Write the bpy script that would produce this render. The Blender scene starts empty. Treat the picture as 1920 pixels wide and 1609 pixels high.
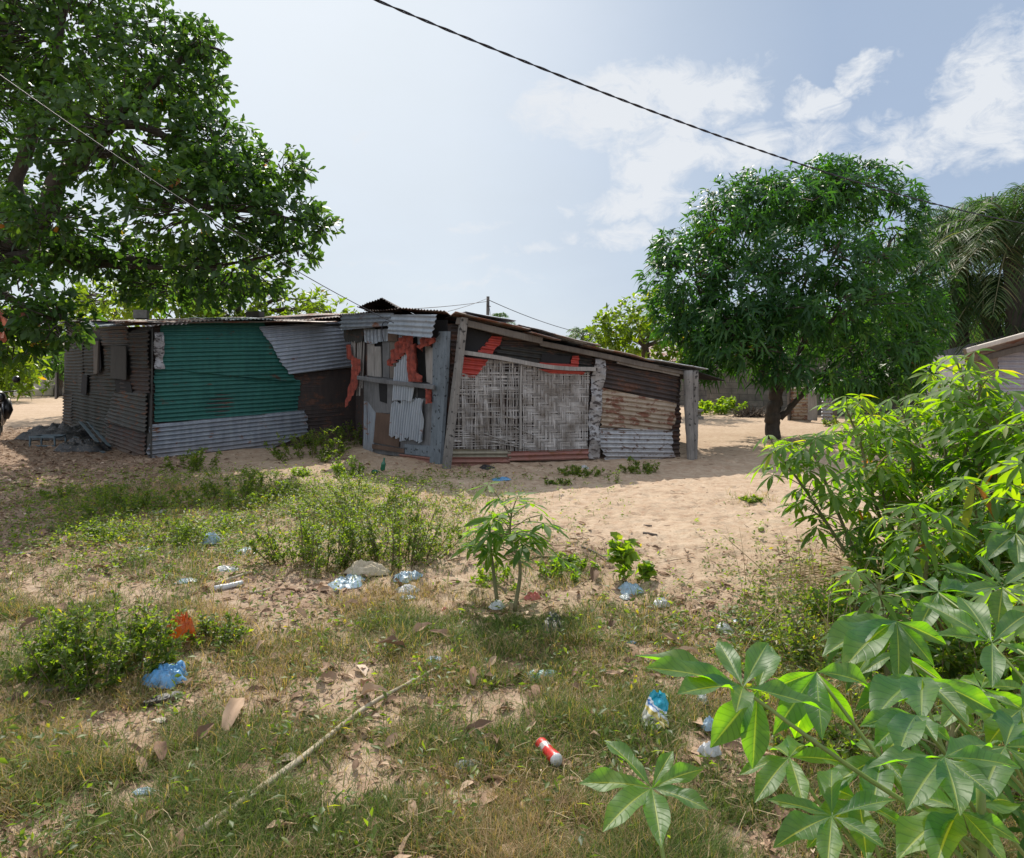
import bpy, bmesh, math, random
import numpy as np

S = bpy.context.scene
COL = S.collection
R = math.radians
rng = np.random.default_rng(7)
random.seed(7)

# ------------------------------------------------------------------ camera
EYE = 1.6          # eye height in metres
F = 1331.0         # focal length in photo pixels (24 mm equivalent)
HOR = 690.0        # horizon row in the photo
cam = bpy.data.cameras.new('camera')
camo = bpy.data.objects.new('camera', cam)
COL.objects.link(camo)
camo.location = (0, 0, EYE)
camo.rotation_euler = (R(90), 0, 0)
cam.sensor_width = 36.0
cam.lens = F / 1920 * 36
cam.shift_y = -(804.5 - HOR) / 1920
cam.clip_start = 0.05
cam.clip_end = 3000
S.camera = camo

# ------------------------------------------------------------------ light, sky, exposure
SUN_EL, SUN_AZ = 46.0, -9.0           # degrees; azimuth from +Y, negative is left
S.view_settings.view_transform = 'Standard'
S.view_settings.look = 'None'
S.view_settings.exposure = 0.45
S.view_settings.gamma = 1
sl = bpy.data.lights.new('sun', 'SUN')
sl.energy = 4.5
sl.angle = R(0.6)
sl.color = (1.0, 0.93, 0.82)
slo = bpy.data.objects.new('sun', sl)
COL.objects.link(slo)
slo.rotation_euler = (R(90 - SUN_EL), 0, R(180 - SUN_AZ + 0))
W = bpy.data.worlds.new('World')
S.world = W
W.use_nodes = True


class NT:
    """small helper to wire shader nodes"""
    def __init__(s, tree):
        s.t = tree
        tree.nodes.clear()

    def n(s, typ, **kw):
        nd = s.t.nodes.new(typ)
        for k, v in kw.items():
            if k.startswith('i_'):
                key = k[2:]
                key = int(key) if key.isdigit() else key
                s.set(nd.inputs[key], v)
            else:
                setattr(nd, k, v)
        return nd

    def set(s, sock, v):
        if hasattr(v, 'is_output'):
            s.t.links.new(v, sock)
        else:
            if sock.type == 'RGBA' and not hasattr(v, '__len__'):
                v = (v, v, v, 1)
            if sock.type == 'RGBA' and len(v) == 3:
                v = (*v, 1)
            sock.default_value = v

    def m(s, op, a, b=0.0, c=0.0, clamp=False):
        nd = s.t.nodes.new('ShaderNodeMath')
        nd.operation = op
        nd.use_clamp = clamp
        s.set(nd.inputs[0], a); s.set(nd.inputs[1], b); s.set(nd.inputs[2], c)
        return nd.outputs[0]

    def mix(s, f, a, b):
        nd = s.t.nodes.new('ShaderNodeMix')
        nd.data_type = 'RGBA'
        s.set(nd.inputs[0], f); s.set(nd.inputs[6], a); s.set(nd.inputs[7], b)
        return nd.outputs[2]

    def ramp(s, f, stops, interp='LINEAR'):
        nd = s.t.nodes.new('ShaderNodeValToRGB')
        nd.color_ramp.interpolation = interp
        el = nd.color_ramp.elements
        while len(el) < len(stops):
            el.new(0.5)
        for e, (p, c) in zip(el, stops):
            e.position = p
            if not hasattr(c, '__len__'):
                c = (c, c, c)
            e.color = (*c, 1)
        s.set(nd.inputs[0], f)
        return nd.outputs[0]

    def noise(s, vec, scale, detail=4, rough=0.55, dist=0.0):
        nd = s.t.nodes.new('ShaderNodeTexNoise')
        if vec is not None:
            s.set(nd.inputs['Vector'], vec)
        nd.inputs['Scale'].default_value = scale
        nd.inputs['Detail'].default_value = detail
        nd.inputs['Roughness'].default_value = rough
        nd.inputs['Distortion'].default_value = dist
        return nd.outputs[0]

    def mapping(s, vec, scale=(1, 1, 1), loc=(0, 0, 0), rot=(0, 0, 0)):
        nd = s.t.nodes.new('ShaderNodeMapping')
        s.set(nd.inputs['Vector'], vec)
        nd.inputs['Scale'].default_value = scale
        nd.inputs['Location'].default_value = loc
        nd.inputs['Rotation'].default_value = rot
        return nd.outputs[0]


def px_dir(px, py):
    a = math.atan((px - 960) / F)
    e = math.atan((HOR - py) / F * math.cos(a))
    return a, e


w = NT(W.node_tree)
sky = w.n('ShaderNodeTexSky', sky_type='NISHITA', sun_disc=False)
sky.sun_elevation = R(SUN_EL)
sky.sun_rotation = R(SUN_AZ)
sky.altitude = 0
sky.air_density = 1.0
sky.dust_density = 1.2
sky.ozone_density = 1.0
tc = w.n('ShaderNodeTexCoord').outputs['Generated']
sep = w.n('ShaderNodeSeparateXYZ', i_0=tc)
az = w.m('ARCTAN2', sep.outputs[0], sep.outputs[1])
el = w.m('ARCSINE', sep.outputs[2])
warp = w.noise(tc, 5.0, 6, 0.6)
warp2 = w.noise(w.mapping(tc, loc=(3.1, 1.7, 5.2)), 5.0, 6, 0.6)
azw = w.m('ADD', az, w.m('MULTIPLY', w.m('SUBTRACT', warp, 0.5), 0.22))
elw = w.m('ADD', el, w.m('MULTIPLY', w.m('SUBTRACT', warp2, 0.5), 0.16))
cl = None
for (cx, cy, rx, ry, wt) in [(1130, 215, 150, 62, 1.0), (1290, 190, 110, 55, 0.95), (1230, 320, 75, 85, .9), (1180, 385, 95, 32, .8),
                             (1400, 285, 190, 32, .7), (1860, 200, 95, 100, .9), (1720, 290, 105, 34, .7), (1600, 140, 40, 34, .7),
                             (1510, 205, 55, 28, .75), (1660, 240, 60, 26, .5), (900, 425, 70, 14, .28), (1000, 490, 130, 12, .28),
                             (650, 490, 90, 10, .25), (860, 540, 200, 12, .25), (680, 225, 40, 16, .3), (1190, 455, 90, 26, .5)]:
    a0, e0 = px_dir(cx, cy)
    ra, re = rx / F * 1.25, ry / F * 1.25
    dx = w.m('DIVIDE', w.m('SUBTRACT', azw, a0), ra)
    dy = w.m('DIVIDE', w.m('SUBTRACT', elw, e0), re)
    r2 = w.m('ADD', w.m('MULTIPLY', dx, dx), w.m('MULTIPLY', dy, dy))
    v = w.m('MULTIPLY', w.m('SUBTRACT', 1.0, r2, clamp=True), wt)
    cl = v if cl is None else w.m('MAXIMUM', cl, v)
cn = w.noise(w.mapping(tc, scale=(1, 1, 1.7)), 19.0, 10, 0.68, 0.6)
cm = w.m('MULTIPLY', w.ramp(cl, [(0, 0), (.25, .8), (1, 1)]), w.m('ADD', w.m('MULTIPLY', cl, .75), w.m('MULTIPLY', w.m('SUBTRACT', cn, .47), 2.6)), clamp=True)
cmask = w.ramp(cm, [(0.03, 0), (0.62, 1)])
# thin high veil, thicker towards the sun (real cirrus glare)
sd = (math.cos(R(SUN_EL)) * math.sin(R(SUN_AZ)), math.cos(R(SUN_EL)) * math.cos(R(SUN_AZ)), math.sin(R(SUN_EL)))
dotn = w.n('ShaderNodeVectorMath', operation='DOT_PRODUCT', i_0=tc, i_1=sd).outputs['Value']
veil_n = w.noise(w.mapping(tc, scale=(1, 1, 2.2)), 3.0, 6, 0.6)
veil = w.m('MULTIPLY', w.ramp(dotn, [(0.3, 0.85), (0.66, 0.92), (0.9, 1.0), (1.0, 1.0)]), w.m('ADD', 0.82, w.m('MULTIPLY', veil_n, 0.3)), clamp=True)
CLOUD = (5.9, 6.15, 6.5)
# the veil itself brightens towards the sun
VEIL = w.mix(w.ramp(w.m('ADD', az, 0.5), [(0.02, 1), (0.42, .92), (0.60, .66), (0.92, .05)]), (2.75, 3.5, 4.75), (5.25, 5.8, 6.4))
VEIL = w.mix(w.ramp(w.m('ADD', az, 0.5), [(0.05, 1), (0.72, 0)]), VEIL, w.mix(w.ramp(dotn, [(0.78, 0), (0.96, 1)]), VEIL, (6.6, 7.0, 7.4)))
c1 = w.mix(veil, sky.outputs[0], VEIL)
c2 = w.mix(w.m('MULTIPLY', cmask, 0.95), c1, CLOUD)
# unseen bright cloud bank added behind the viewer to lift the shaded fronts
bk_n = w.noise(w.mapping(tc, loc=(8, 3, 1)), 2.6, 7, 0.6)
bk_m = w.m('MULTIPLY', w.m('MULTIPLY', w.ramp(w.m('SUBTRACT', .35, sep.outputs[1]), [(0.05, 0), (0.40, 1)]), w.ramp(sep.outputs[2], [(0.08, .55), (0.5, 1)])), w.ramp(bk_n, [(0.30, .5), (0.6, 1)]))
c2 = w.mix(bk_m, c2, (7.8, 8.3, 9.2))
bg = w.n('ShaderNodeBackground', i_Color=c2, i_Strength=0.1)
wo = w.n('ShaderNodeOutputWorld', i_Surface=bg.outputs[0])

S.cycles.max_bounces = 7
S.cycles.diffuse_bounces = 3
S.cycles.glossy_bounces = 2
S.cycles.transmission_bounces = 4
S.cycles.transparent_max_bounces = 6
S.cycles.caustics_reflective = False
S.cycles.caustics_refractive = False


# ------------------------------------------------------------------ numeric helpers
def hash2(ix, iy, seed):
    h = (ix.astype(np.int64) * 374761393 + iy.astype(np.int64) * 668265263 + seed * 974634777) & 0x7fffffff
    h = ((h ^ (h >> 13)) * 1274126177) & 0x7fffffff
    return ((h ^ (h >> 16)) & 0xffff) / 65535.0


def vnoise(x, y, seed=0):
    x = np.asarray(x, float); y = np.asarray(y, float)
    ix, iy = np.floor(x), np.floor(y)
    fx, fy = x - ix, y - iy
    fx = fx * fx * (3 - 2 * fx); fy = fy * fy * (3 - 2 * fy)
    a = hash2(ix, iy, seed); b = hash2(ix + 1, iy, seed)
    c = hash2(ix, iy + 1, seed); d = hash2(ix + 1, iy + 1, seed)
    return (a * (1 - fx) + b * fx) * (1 - fy) + (c * (1 - fx) + d * fx) * fy


def fbm(x, y, seed=0, oct=4):
    s = 0; a = .5; n = 0
    for i in range(oct):
        s = s + a * vnoise(np.asarray(x) * 2 ** i, np.asarray(y) * 2 ** i, seed + i * 17)
        n += a; a *= .5
    return s / n


def sstep(a, b, x):
    t = np.clip((np.asarray(x, float) - a) / (b - a), 0, 1)
    return t * t * (3 - 2 * t)


def norm(v):
    v = np.asarray(v, float)
    return v / np.maximum(np.linalg.norm(v, axis=-1, keepdims=True), 1e-9)


def P(px, py, d):
    """point seen at photo pixel px,py at distance d in front of the viewer"""
    return np.array([(px - 960) / F * d, d, EYE - (py - HOR) / F * d])


def G(px, py):
    """ground point seen at photo pixel"""
    d = EYE * F / (py - HOR)
    return np.array([(px - 960) / F * d, d, 0.0])


def topx(x, y, z=0.0):
    y = np.maximum(y, .2)
    return 960 + x / y * F, HOR + (EYE - z) / y * F


_wp = [G(281, 862), G(668, 832), G(688, 852), G(842, 876), G(1272, 862)]
DRIFT = list(zip(_wp[:-1], _wp[1:]))


def gz(x, y):
    x = np.asarray(x, float); y = np.asarray(y, float)
    near = np.exp(-(np.maximum(np.hypot(x, y - 6) - 9, 0) / 6) ** 2)
    h = 0.10 * (fbm(x * .35 + 9, y * .35 + 4, 3, 3) - .5) + .035 * (fbm(x * 1.7, y * 1.7, 5, 3) - .5) * (.3 + .7 * near)
    # loose sand drifted against the foot of the shack
    for (p_, q_) in DRIFT:
        ex, ey = q_[0] - p_[0], q_[1] - p_[1]
        tt = np.clip(((x - p_[0]) * ex + (y - p_[1]) * ey) / (ex * ex + ey * ey), 0, 1)
        dd2 = (x - p_[0] - tt * ex) ** 2 + (y - p_[1] - tt * ey) ** 2
        h = np.maximum(h, h * .5 + (.02 + .09 * vnoise(x * 1.3, y * 1.3, 19)) * np.exp(-dd2 / .16))
    h = h + near * .018 * (fbm(x * 6, y * 6, 8, 2) - .5)
    return h


def GP(px, py, up=0.0):
    p = G(px, py)
    p[2] = float(gz(p[0], p[1])) + up
    return p


# ------------------------------------------------------------------ object helpers
def mesh_arrays(name, V, quads=None, tris=None, attrs=None, mat=None, smooth=True, matidx=None):
    me = bpy.data.meshes.new(name)
    V = np.asarray(V, np.float32)
    q = np.zeros((0, 4), np.int32) if quads is None or len(quads) == 0 else np.asarray(quads, np.int32)
    t = np.zeros((0, 3), np.int32) if tris is None or len(tris) == 0 else np.asarray(tris, np.int32)
    me.vertices.add(len(V))
    me.vertices.foreach_set('co', V.ravel())
    nl = q.size + t.size
    me.loops.add(nl)
    me.loops.foreach_set('vertex_index', np.concatenate([q.ravel(), t.ravel()]))
    me.polygons.add(len(q) + len(t))
    st = np.concatenate([np.arange(len(q)) * 4, q.size + np.arange(len(t)) * 3]).astype(np.int32)
    me.polygons.foreach_set('loop_start', st)
    me.polygons.foreach_set('use_smooth', np.full(len(q) + len(t), smooth))
    if attrs:
        for k, a in attrs.items():
            at = me.attributes.new(k, 'FLOAT', 'POINT')
            at.data.foreach_set('value', np.asarray(a, np.float32).ravel())
    me.update(calc_edges=True)
    me.validate()
    if mat is not None:
        me.materials.append(mat)
    return me


def link(name, me, parent=None, label=None):
    o = bpy.data.objects.new(name, me)
    COL.objects.link(o)
    if parent is not None:
        o.parent = parent
        q = parent
        while q is not None:
            me.transform(q.matrix_basis.inverted())
            q = q.parent
    if label:
        o['label'] = label
    return o


def tag(o, label, cat, group=None, kind=None):
    o['label'] = label
    o['category'] = cat
    if group: o['group'] = group
    if kind: o['kind'] = kind
    return o


def thing(name, label, cat, loc, group=None):
    from mathutils import Matrix
    o = bpy.data.objects.new(name, None)
    COL.objects.link(o)
    o.empty_display_size = .1
    o.location = [float(c) for c in loc]
    o.matrix_basis = Matrix.Translation(o.location)
    return tag(o, label, cat, group)


def rebase(o, loc):
    """give a one-mesh thing an origin at its base"""
    from mathutils import Matrix, Vector
    loc = Vector([float(c) for c in loc])
    o.data.transform(Matrix.Translation(-loc))
    o.location = loc
    return o


class MB:
    """gathers arrays of several shapes into one mesh"""
    def __init__(s):
        s.V = []; s.Q = []; s.T = []; s.A = {}; s.n = 0

    def add(s, V, Q=None, T=None, **attrs):
        V = np.asarray(V, float)
        s.V.append(V)
        if Q is not None and len(Q): s.Q.append(np.asarray(Q) + s.n)
        if T is not None and len(T): s.T.append(np.asarray(T) + s.n)
        for k, a in attrs.items():
            s.A.setdefault(k, []).append(np.broadcast_to(np.asarray(a, float), (len(V),)) if np.ndim(a) == 0 else np.asarray(a, float))
        s.n += len(V)

    def mesh(s, name, mat, smooth=True):
        return mesh_arrays(name, np.concatenate(s.V), np.concatenate(s.Q) if s.Q else None, np.concatenate(s.T) if s.T else None,
                           {k: np.concatenate(a) for k, a in s.A.items()}, mat, smooth)

    def build_two(s, other, name, mat, mat2, parent=None, label=None):
        n1 = sum(len(q) for q in s.Q)
        s.V += other.V; s.Q += [q + s.n for q in other.Q]
        n2 = sum(len(q) for q in other.Q)
        for k in list(s.A):
            s.A[k].append(np.zeros(other.n))
        me = s.mesh(name, mat)
        me.materials.append(mat2)
        if len(me.polygons) == n1 + n2:
            me.polygons.foreach_set('material_index', np.r_[np.zeros(n1, np.int32), np.ones(n2, np.int32)])
        return link(name, me, parent, label)

    def build(s, name, mat, parent=None, label=None, smooth=True):
        return link(name, s.mesh(name, mat, smooth), parent, label)


def tube(mb, pts, rad, sides=6, cap=True, **attrs):
    pts = np.asarray(pts, float); n = len(pts)
    rad = np.broadcast_to(np.asarray(rad, float), (n,))
    tan = norm(np.gradient(pts, axis=0))
    ref = np.array([0, 0, 1.0]) if abs(tan[0][2]) < .9 else np.array([1.0, 0, 0])
    V = []
    u = norm(np.cross(tan[0], ref))
    ang = np.linspace(0, 2 * math.pi, sides, endpoint=False)
    for i in range(n):
        u = norm(u - tan[i] * np.dot(u, tan[i]))
        v = np.cross(tan[i], u)
        V.append(pts[i] + rad[i] * (np.cos(ang)[:, None] * u + np.sin(ang)[:, None] * v))
    V = np.concatenate(V)
    i = np.arange(n - 1)[:, None] * sides; k = np.arange(sides)[None]
    k2 = (k + 1) % sides
    Q = np.stack([i + k, i + k2, i + k2 + sides, i + k + sides], -1).reshape(-1, 4)
    T = None
    if cap:
        V = np.concatenate([V, pts[:1], pts[-1:]])
        a = n * sides
        kk = np.arange(sides); kk2 = (kk + 1) % sides
        T = np.concatenate([np.stack([np.full(sides, a), kk2, kk], -1),
                            np.stack([np.full(sides, a + 1), (n - 1) * sides + kk, (n - 1) * sides + kk2], -1)])
    mb.add(V, Q, T, **attrs)


def curve_pts(p0, p1, n=8, bow=(0, 0, 0), wob=0.0):
    p0 = np.asarray(p0, float); p1 = np.asarray(p1, float)
    t = np.linspace(0, 1, n)[:, None]
    p = p0 + (p1 - p0) * t + np.asarray(bow) * (4 * t * (1 - t))
    if wob:
        wv = rng.normal(0, wob, (n, 3)) * np.minimum(1, 4 * t * (1 - t) + .0)
        p = p + wv
    return p


def smooth_path(ctrl, n=24):
    c = np.asarray(ctrl, float)
    m = len(c)
    if m < 3:
        return curve_pts(c[0], c[-1], n)
    cc = np.concatenate([[2 * c[0] - c[1]], c, [2 * c[-1] - c[-2]]])
    out = []
    for t in np.linspace(0, m - 1, n):
        i = min(int(t), m - 2); f = t - i
        a, b, cc2, d = cc[i], cc[i + 1], cc[i + 2], cc[i + 3]
        out.append(.5 * ((2 * b) + (-a + cc2) * f + (2 * a - 5 * b + 4 * cc2 - d) * f * f + (-a + 3 * b - 3 * cc2 + d) * f ** 3))
    return np.array(out)


SHAPES = {
    'ellip': lambda t: np.sin(np.pi * np.clip(t, 0.02, .985)) ** .8,
    'obov': lambda t: np.sin(np.pi * np.clip(t, 0.02, .975) ** 1.7) ** .75,
    'lance': lambda t: np.sin(np.pi * np.clip(t, 0.02, .985) ** .8) ** 1.0,
    'cassava': lambda t: np.sin(np.pi * np.clip(t, 0.012, .99) ** 1.25) ** 1.05,
    'ovate': lambda t: np.sin(np.pi * np.clip(t, 0.04, .985) ** .62) ** .9,
}


def leaves(mb, Pp, D, N, L, Wd, K=3, H=1, fold=.2, droop=.25, shape='ellip', tint=None, wave=0.0, curl=0.0):
    """many leaf blades at once: base points, directions, normals, lengths, widths"""
    Pp = np.asarray(Pp, float); n = len(Pp)
    D = norm(D); Sd = norm(np.cross(D, N)); N = np.cross(Sd, D)
    L = np.broadcast_to(np.asarray(L, float), (n,)); Wd = np.broadcast_to(np.asarray(Wd, float), (n,))
    droop = np.broadcast_to(np.asarray(droop, float), (n,))
    t = np.linspace(0, 1, K + 1)
    wp = SHAPES[shape](t)
    hv = np.linspace(-1, 1, 2 * H + 1)
    C = Pp[:, None] + D[:, None] * (L[:, None] * t)[..., None]
    C = C + np.array([0, 0, -1.0]) * (droop[:, None] * L[:, None] * t ** 2)[..., None]
    C = C + N[:, None] * (curl * L[:, None] * (t - t * t))[..., None]
    half = (Wd[:, None] * .5 * wp)                                    # n,K+1
    off = half[..., None] * hv                                         # n,K+1,M
    up = half[..., None] * np.abs(hv) * fold
    if wave:
        ph = rng.uniform(0, 6.28, (n, 1, 1))
        up = up + half[..., None] * np.abs(hv) ** 2 * wave * np.sin(ph + t[None, :, None] * 11 + hv * 1.5)
    V = C[:, :, None] + Sd[:, None, None] * off[..., None] + N[:, None, None] * up[..., None]
    M = 2 * H + 1
    base = (np.arange(n) * (K + 1) * M)[:, None, None]
    i = np.arange(K)[None, :, None] * M
    j = np.arange(M - 1)[None, None]
    a = base + i + j
    Q = np.stack([a, a + 1, a + M + 1, a + M], -1).reshape(-1, 4)
    if tint is None: tint = rng.uniform(0, 1, n)
    tt = np.broadcast_to(np.asarray(tint, float)[:, None, None], (n, K + 1, M)).ravel()
    uu = np.broadcast_to(t[None, :, None], (n, K + 1, M)).ravel()
    vv = np.broadcast_to(hv[None, None], (n, K + 1, M)).ravel()
    mb.add(V.reshape(-1, 3), Q, None, tint=tt, lu=uu, lv=vv)


def rand_dirs(n, r=None):
    v = (r or rng).normal(0, 1, (n, 3))
    return norm(v)


# ------------------------------------------------------------------ materials
MATS = {}


def mat_new(name):
    m = bpy.data.materials.new(name)
    m.use_nodes = True
    return m, NT(m.node_tree)


def leaf_mat(name, stops, trans=.45, tboost=(1.5, 1.55, .6), rough=.38, spec=.5, veins=False, back=None):
    m, t = mat_new(name)
    at = t.n('ShaderNodeAttribute', attribute_name='tint').outputs['Fac']
    col = t.ramp(at, stops)
    geo = t.n('ShaderNodeNewGeometry')
    nz = t.noise(geo.outputs['Position'], 9.0, 3)
    col = t.mix(t.m('MULTIPLY', t.m('SUBTRACT', nz, .35, clamp=True), .5), col, t.n('ShaderNodeHueSaturation', i_Hue=.49, i_Value=.62, i_Color=col).outputs[0])
    rl = rough
    bumpn = None
    if veins:
        u = t.n('ShaderNodeAttribute', attribute_name='lu').outputs['Fac']
        v = t.m('ABSOLUTE', t.n('ShaderNodeAttribute', attribute_name='lv').outputs['Fac'])
        mid = t.ramp(v, [(0.0, 1), (0.045, .9), (0.075, 0)])
        lat = t.m('FRACT', t.m('SUBTRACT', t.m('MULTIPLY', u, 11.0), t.m('MULTIPLY', v, 1.5)))
        latm = t.ramp(t.m('ABSOLUTE', t.m('SUBTRACT', lat, .5)), [(0.0, 1), (.05, .55), (.12, 0)])
        vm = t.m('MAXIMUM', mid, t.m('MULTIPLY', latm, .5))
        fine = t.noise(geo.outputs['Position'], 160, 2)
        vm2 = t.m('ADD', vm, t.m('MULTIPLY', t.m('SUBTRACT', fine, .5), .25), clamp=True)
        col = t.mix(t.m('MULTIPLY', vm2, .24), col, (.22, .31, .15)) if False else t.mix(t.m('MULTIPLY', mid, .5), t.mix(t.m('MULTIPLY', latm, .55), col, (.010, .034, .018)), (.16, .22, .12))
        blotch = t.noise(geo.outputs['Position'], 34, 4)
        col = t.mix(t.ramp(blotch, [(.52, 0), (.75, .35)]), col, (.08, .13, .07))
        bumpn = t.n('ShaderNodeBump', i_Strength=.35, i_Distance=.002, i_Height=t.m('SUBTRACT', 1.0, vm)).outputs[0]
    pb = t.n('ShaderNodeBsdfPrincipled', i_Roughness=rl)
    t.set(pb.inputs['Base Color'], col)
    pb.inputs['Specular IOR Level'].default_value = spec
    tr = t.n('ShaderNodeBsdfTranslucent')
    tcx = t.n('ShaderNodeVectorMath', operation='MULTIPLY', i_0=col, i_1=tboost).outputs[0]
    t.set(tr.inputs['Color'], tcx)
    if bumpn is not None:
        t.set(pb.inputs['Normal'], bumpn)
    mx = t.n('ShaderNodeMixShader', i_0=trans, i_1=pb.outputs[0], i_2=tr.outputs[0])
    t.n('ShaderNodeOutputMaterial', i_Surface=mx.outputs[0])
    return m


def metal_mat(name, base, alt, rust=(.11, .045, .022), rustamt=.45, rough=.55, metallic=.25, hole=False, scale=1.0, dirt=.5):
    m, t = mat_new(name)
    ob = t.n('ShaderNodeTexCoord').outputs['Object']
    n1 = t.noise(t.mapping(ob, scale=(1.4 * scale, 1.4 * scale, 3.0 * scale)), 2.2, 7, .65, .4)
    n2 = t.noise(t.mapping(ob, scale=(6, 6, 1.2), loc=(4, 2, 7)), 2.0, 5, .6)
    n3 = t.noise(ob, 26, 4, .6)
    c = t.mix(t.ramp(n2, [(.35, 0), (.68, 1)]), base, alt)
    c = t.mix(t.m('MULTIPLY', t.ramp(n3, [(.45, 0), (.7, 1)]), .3 * dirt), c, (base[0] * .35, base[1] * .33, base[2] * .3))
    thr = 1 - rustamt
    mixr = t.m('ADD', n1, t.m('MULTIPLY', t.m('SUBTRACT', n3, .5), .22))
    rm = t.ramp(mixr, [(max(.02, .30 + .4 * thr - .03), 0), (min(.98, .30 + .4 * thr + .05), 1)])
    rc = t.mix(t.ramp(n3, [(.3, 0), (.7, 1)]), rust, tuple(min(1, x * 2.1) for x in rust))
    c = t.mix(rm, c, rc)
    # dirt splashed up from the ground
    sz = t.n('ShaderNodeSeparateXYZ', i_0=ob).outputs[2]
    sp = t.ramp(t.m('ADD', sz, t.m('MULTIPLY', t.m('SUBTRACT', n1, .5), .5)), [(0.02, .8), (.32, 0)])
    c = t.mix(t.m('MULTIPLY', sp, dirt), c, (.16, .11, .075))
    pb = t.n('ShaderNodeBsdfPrincipled')
    t.set(pb.inputs['Base Color'], c)
    t.set(pb.inputs['Roughness'], t.m('ADD', rough, t.m('MULTIPLY', rm, .3), clamp=True))
    t.set(pb.inputs['Metallic'], t.m('MULTIPLY', t.m('SUBTRACT', 1.0, rm), metallic))
    bp = t.n('ShaderNodeBump', i_Strength=.25, i_Distance=.01, i_Height=n1)
    t.set(pb.inputs['Normal'], bp.outputs[0])
    t.n('ShaderNodeOutputMaterial', i_Surface=pb.outputs[0])
    return m


def wood_mat(name, c1, c2, grain=(14, 14, 1.2), rough=.85, spots=0.0):
    m, t = mat_new(name)
    ob = t.n('ShaderNodeTexCoord').outputs['Object']
    n1 = t.noise(t.mapping(ob, scale=grain), 2.5, 6, .65, .5)
    n2 = t.noise(ob, 3.0, 4)
    c = t.mix(t.ramp(n1, [(.3, 0), (.7, 1)]), c1, c2)
    c = t.mix(t.m('MULTIPLY', t.ramp(n2, [(.45, 0), (.75, 1)]), .55), c, tuple(x * .4 for x in c1))
    if spots:
        vn = t.noise(ob, 16, 2, .4)
        c = t.mix(t.ramp(vn, [(.66 - spots * .1, 0), (.70, 1)]), c, tuple(x * .2 for x in c1))
    pb = t.n('ShaderNodeBsdfPrincipled', i_Roughness=rough)
    t.set(pb.inputs['Base Color'], c)
    bp = t.n('ShaderNodeBump', i_Strength=.5, i_Distance=.012, i_Height=n1)
    t.set(pb.inputs['Normal'], bp.outputs[0])
    t.n('ShaderNodeOutputMaterial', i_Surface=pb.outputs[0])
    return m


def plain_mat(name, col, rough=.7, var=.3, scale=8, metallic=0, spec=.4, col2=None, trans=0.0, bump=.2):
    m, t = mat_new(name)
    ob = t.n('ShaderNodeTexCoord').outputs['Object']
    n1 = t.noise(ob, scale, 6, .62)
    c = t.mix(t.ramp(n1, [(.3, 0), (.72, 1)]), col, col2 or tuple(x * (1 - var) for x in col))
    pb = t.n('ShaderNodeBsdfPrincipled', i_Roughness=rough, i_Metallic=metallic)
    pb.inputs['Specular IOR Level'].default_value = spec
    t.set(pb.inputs['Base Color'], c)
    if bump:
        bp = t.n('ShaderNodeBump', i_Strength=bump, i_Distance=.01, i_Height=n1)
        t.set(pb.inputs['Normal'], bp.outputs[0])
    out = pb.outputs[0]
    if trans:
        tr = t.n('ShaderNodeBsdfTranslucent')
        t.set(tr.inputs['Color'], c)
        out = t.n('ShaderNodeMixShader', i_0=trans, i_1=out, i_2=tr.outputs[0]).outputs[0]
    t.n('ShaderNodeOutputMaterial', i_Surface=out)
    return m


def tint_mat(name, stops, rough=.8, trans=0.0, spec=.3):
    """flat colour per piece through the tint attribute"""
    m, t = mat_new(name)
    at = t.n('ShaderNodeAttribute', attribute_name='tint').outputs['Fac']
    col = t.ramp(at, stops)
    pb = t.n('ShaderNodeBsdfPrincipled', i_Roughness=rough)
    pb.inputs['Specular IOR Level'].default_value = spec
    t.set(pb.inputs['Base Color'], col)
    out = pb.outputs[0]
    if trans:
        tr = t.n('ShaderNodeBsdfTranslucent')
        t.set(tr.inputs['Color'], col)
        out = t.n('ShaderNodeMixShader', i_0=trans, i_1=out, i_2=tr.outputs[0]).outputs[0]
    t.n('ShaderNodeOutputMaterial', i_Surface=out)
    return m


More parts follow.
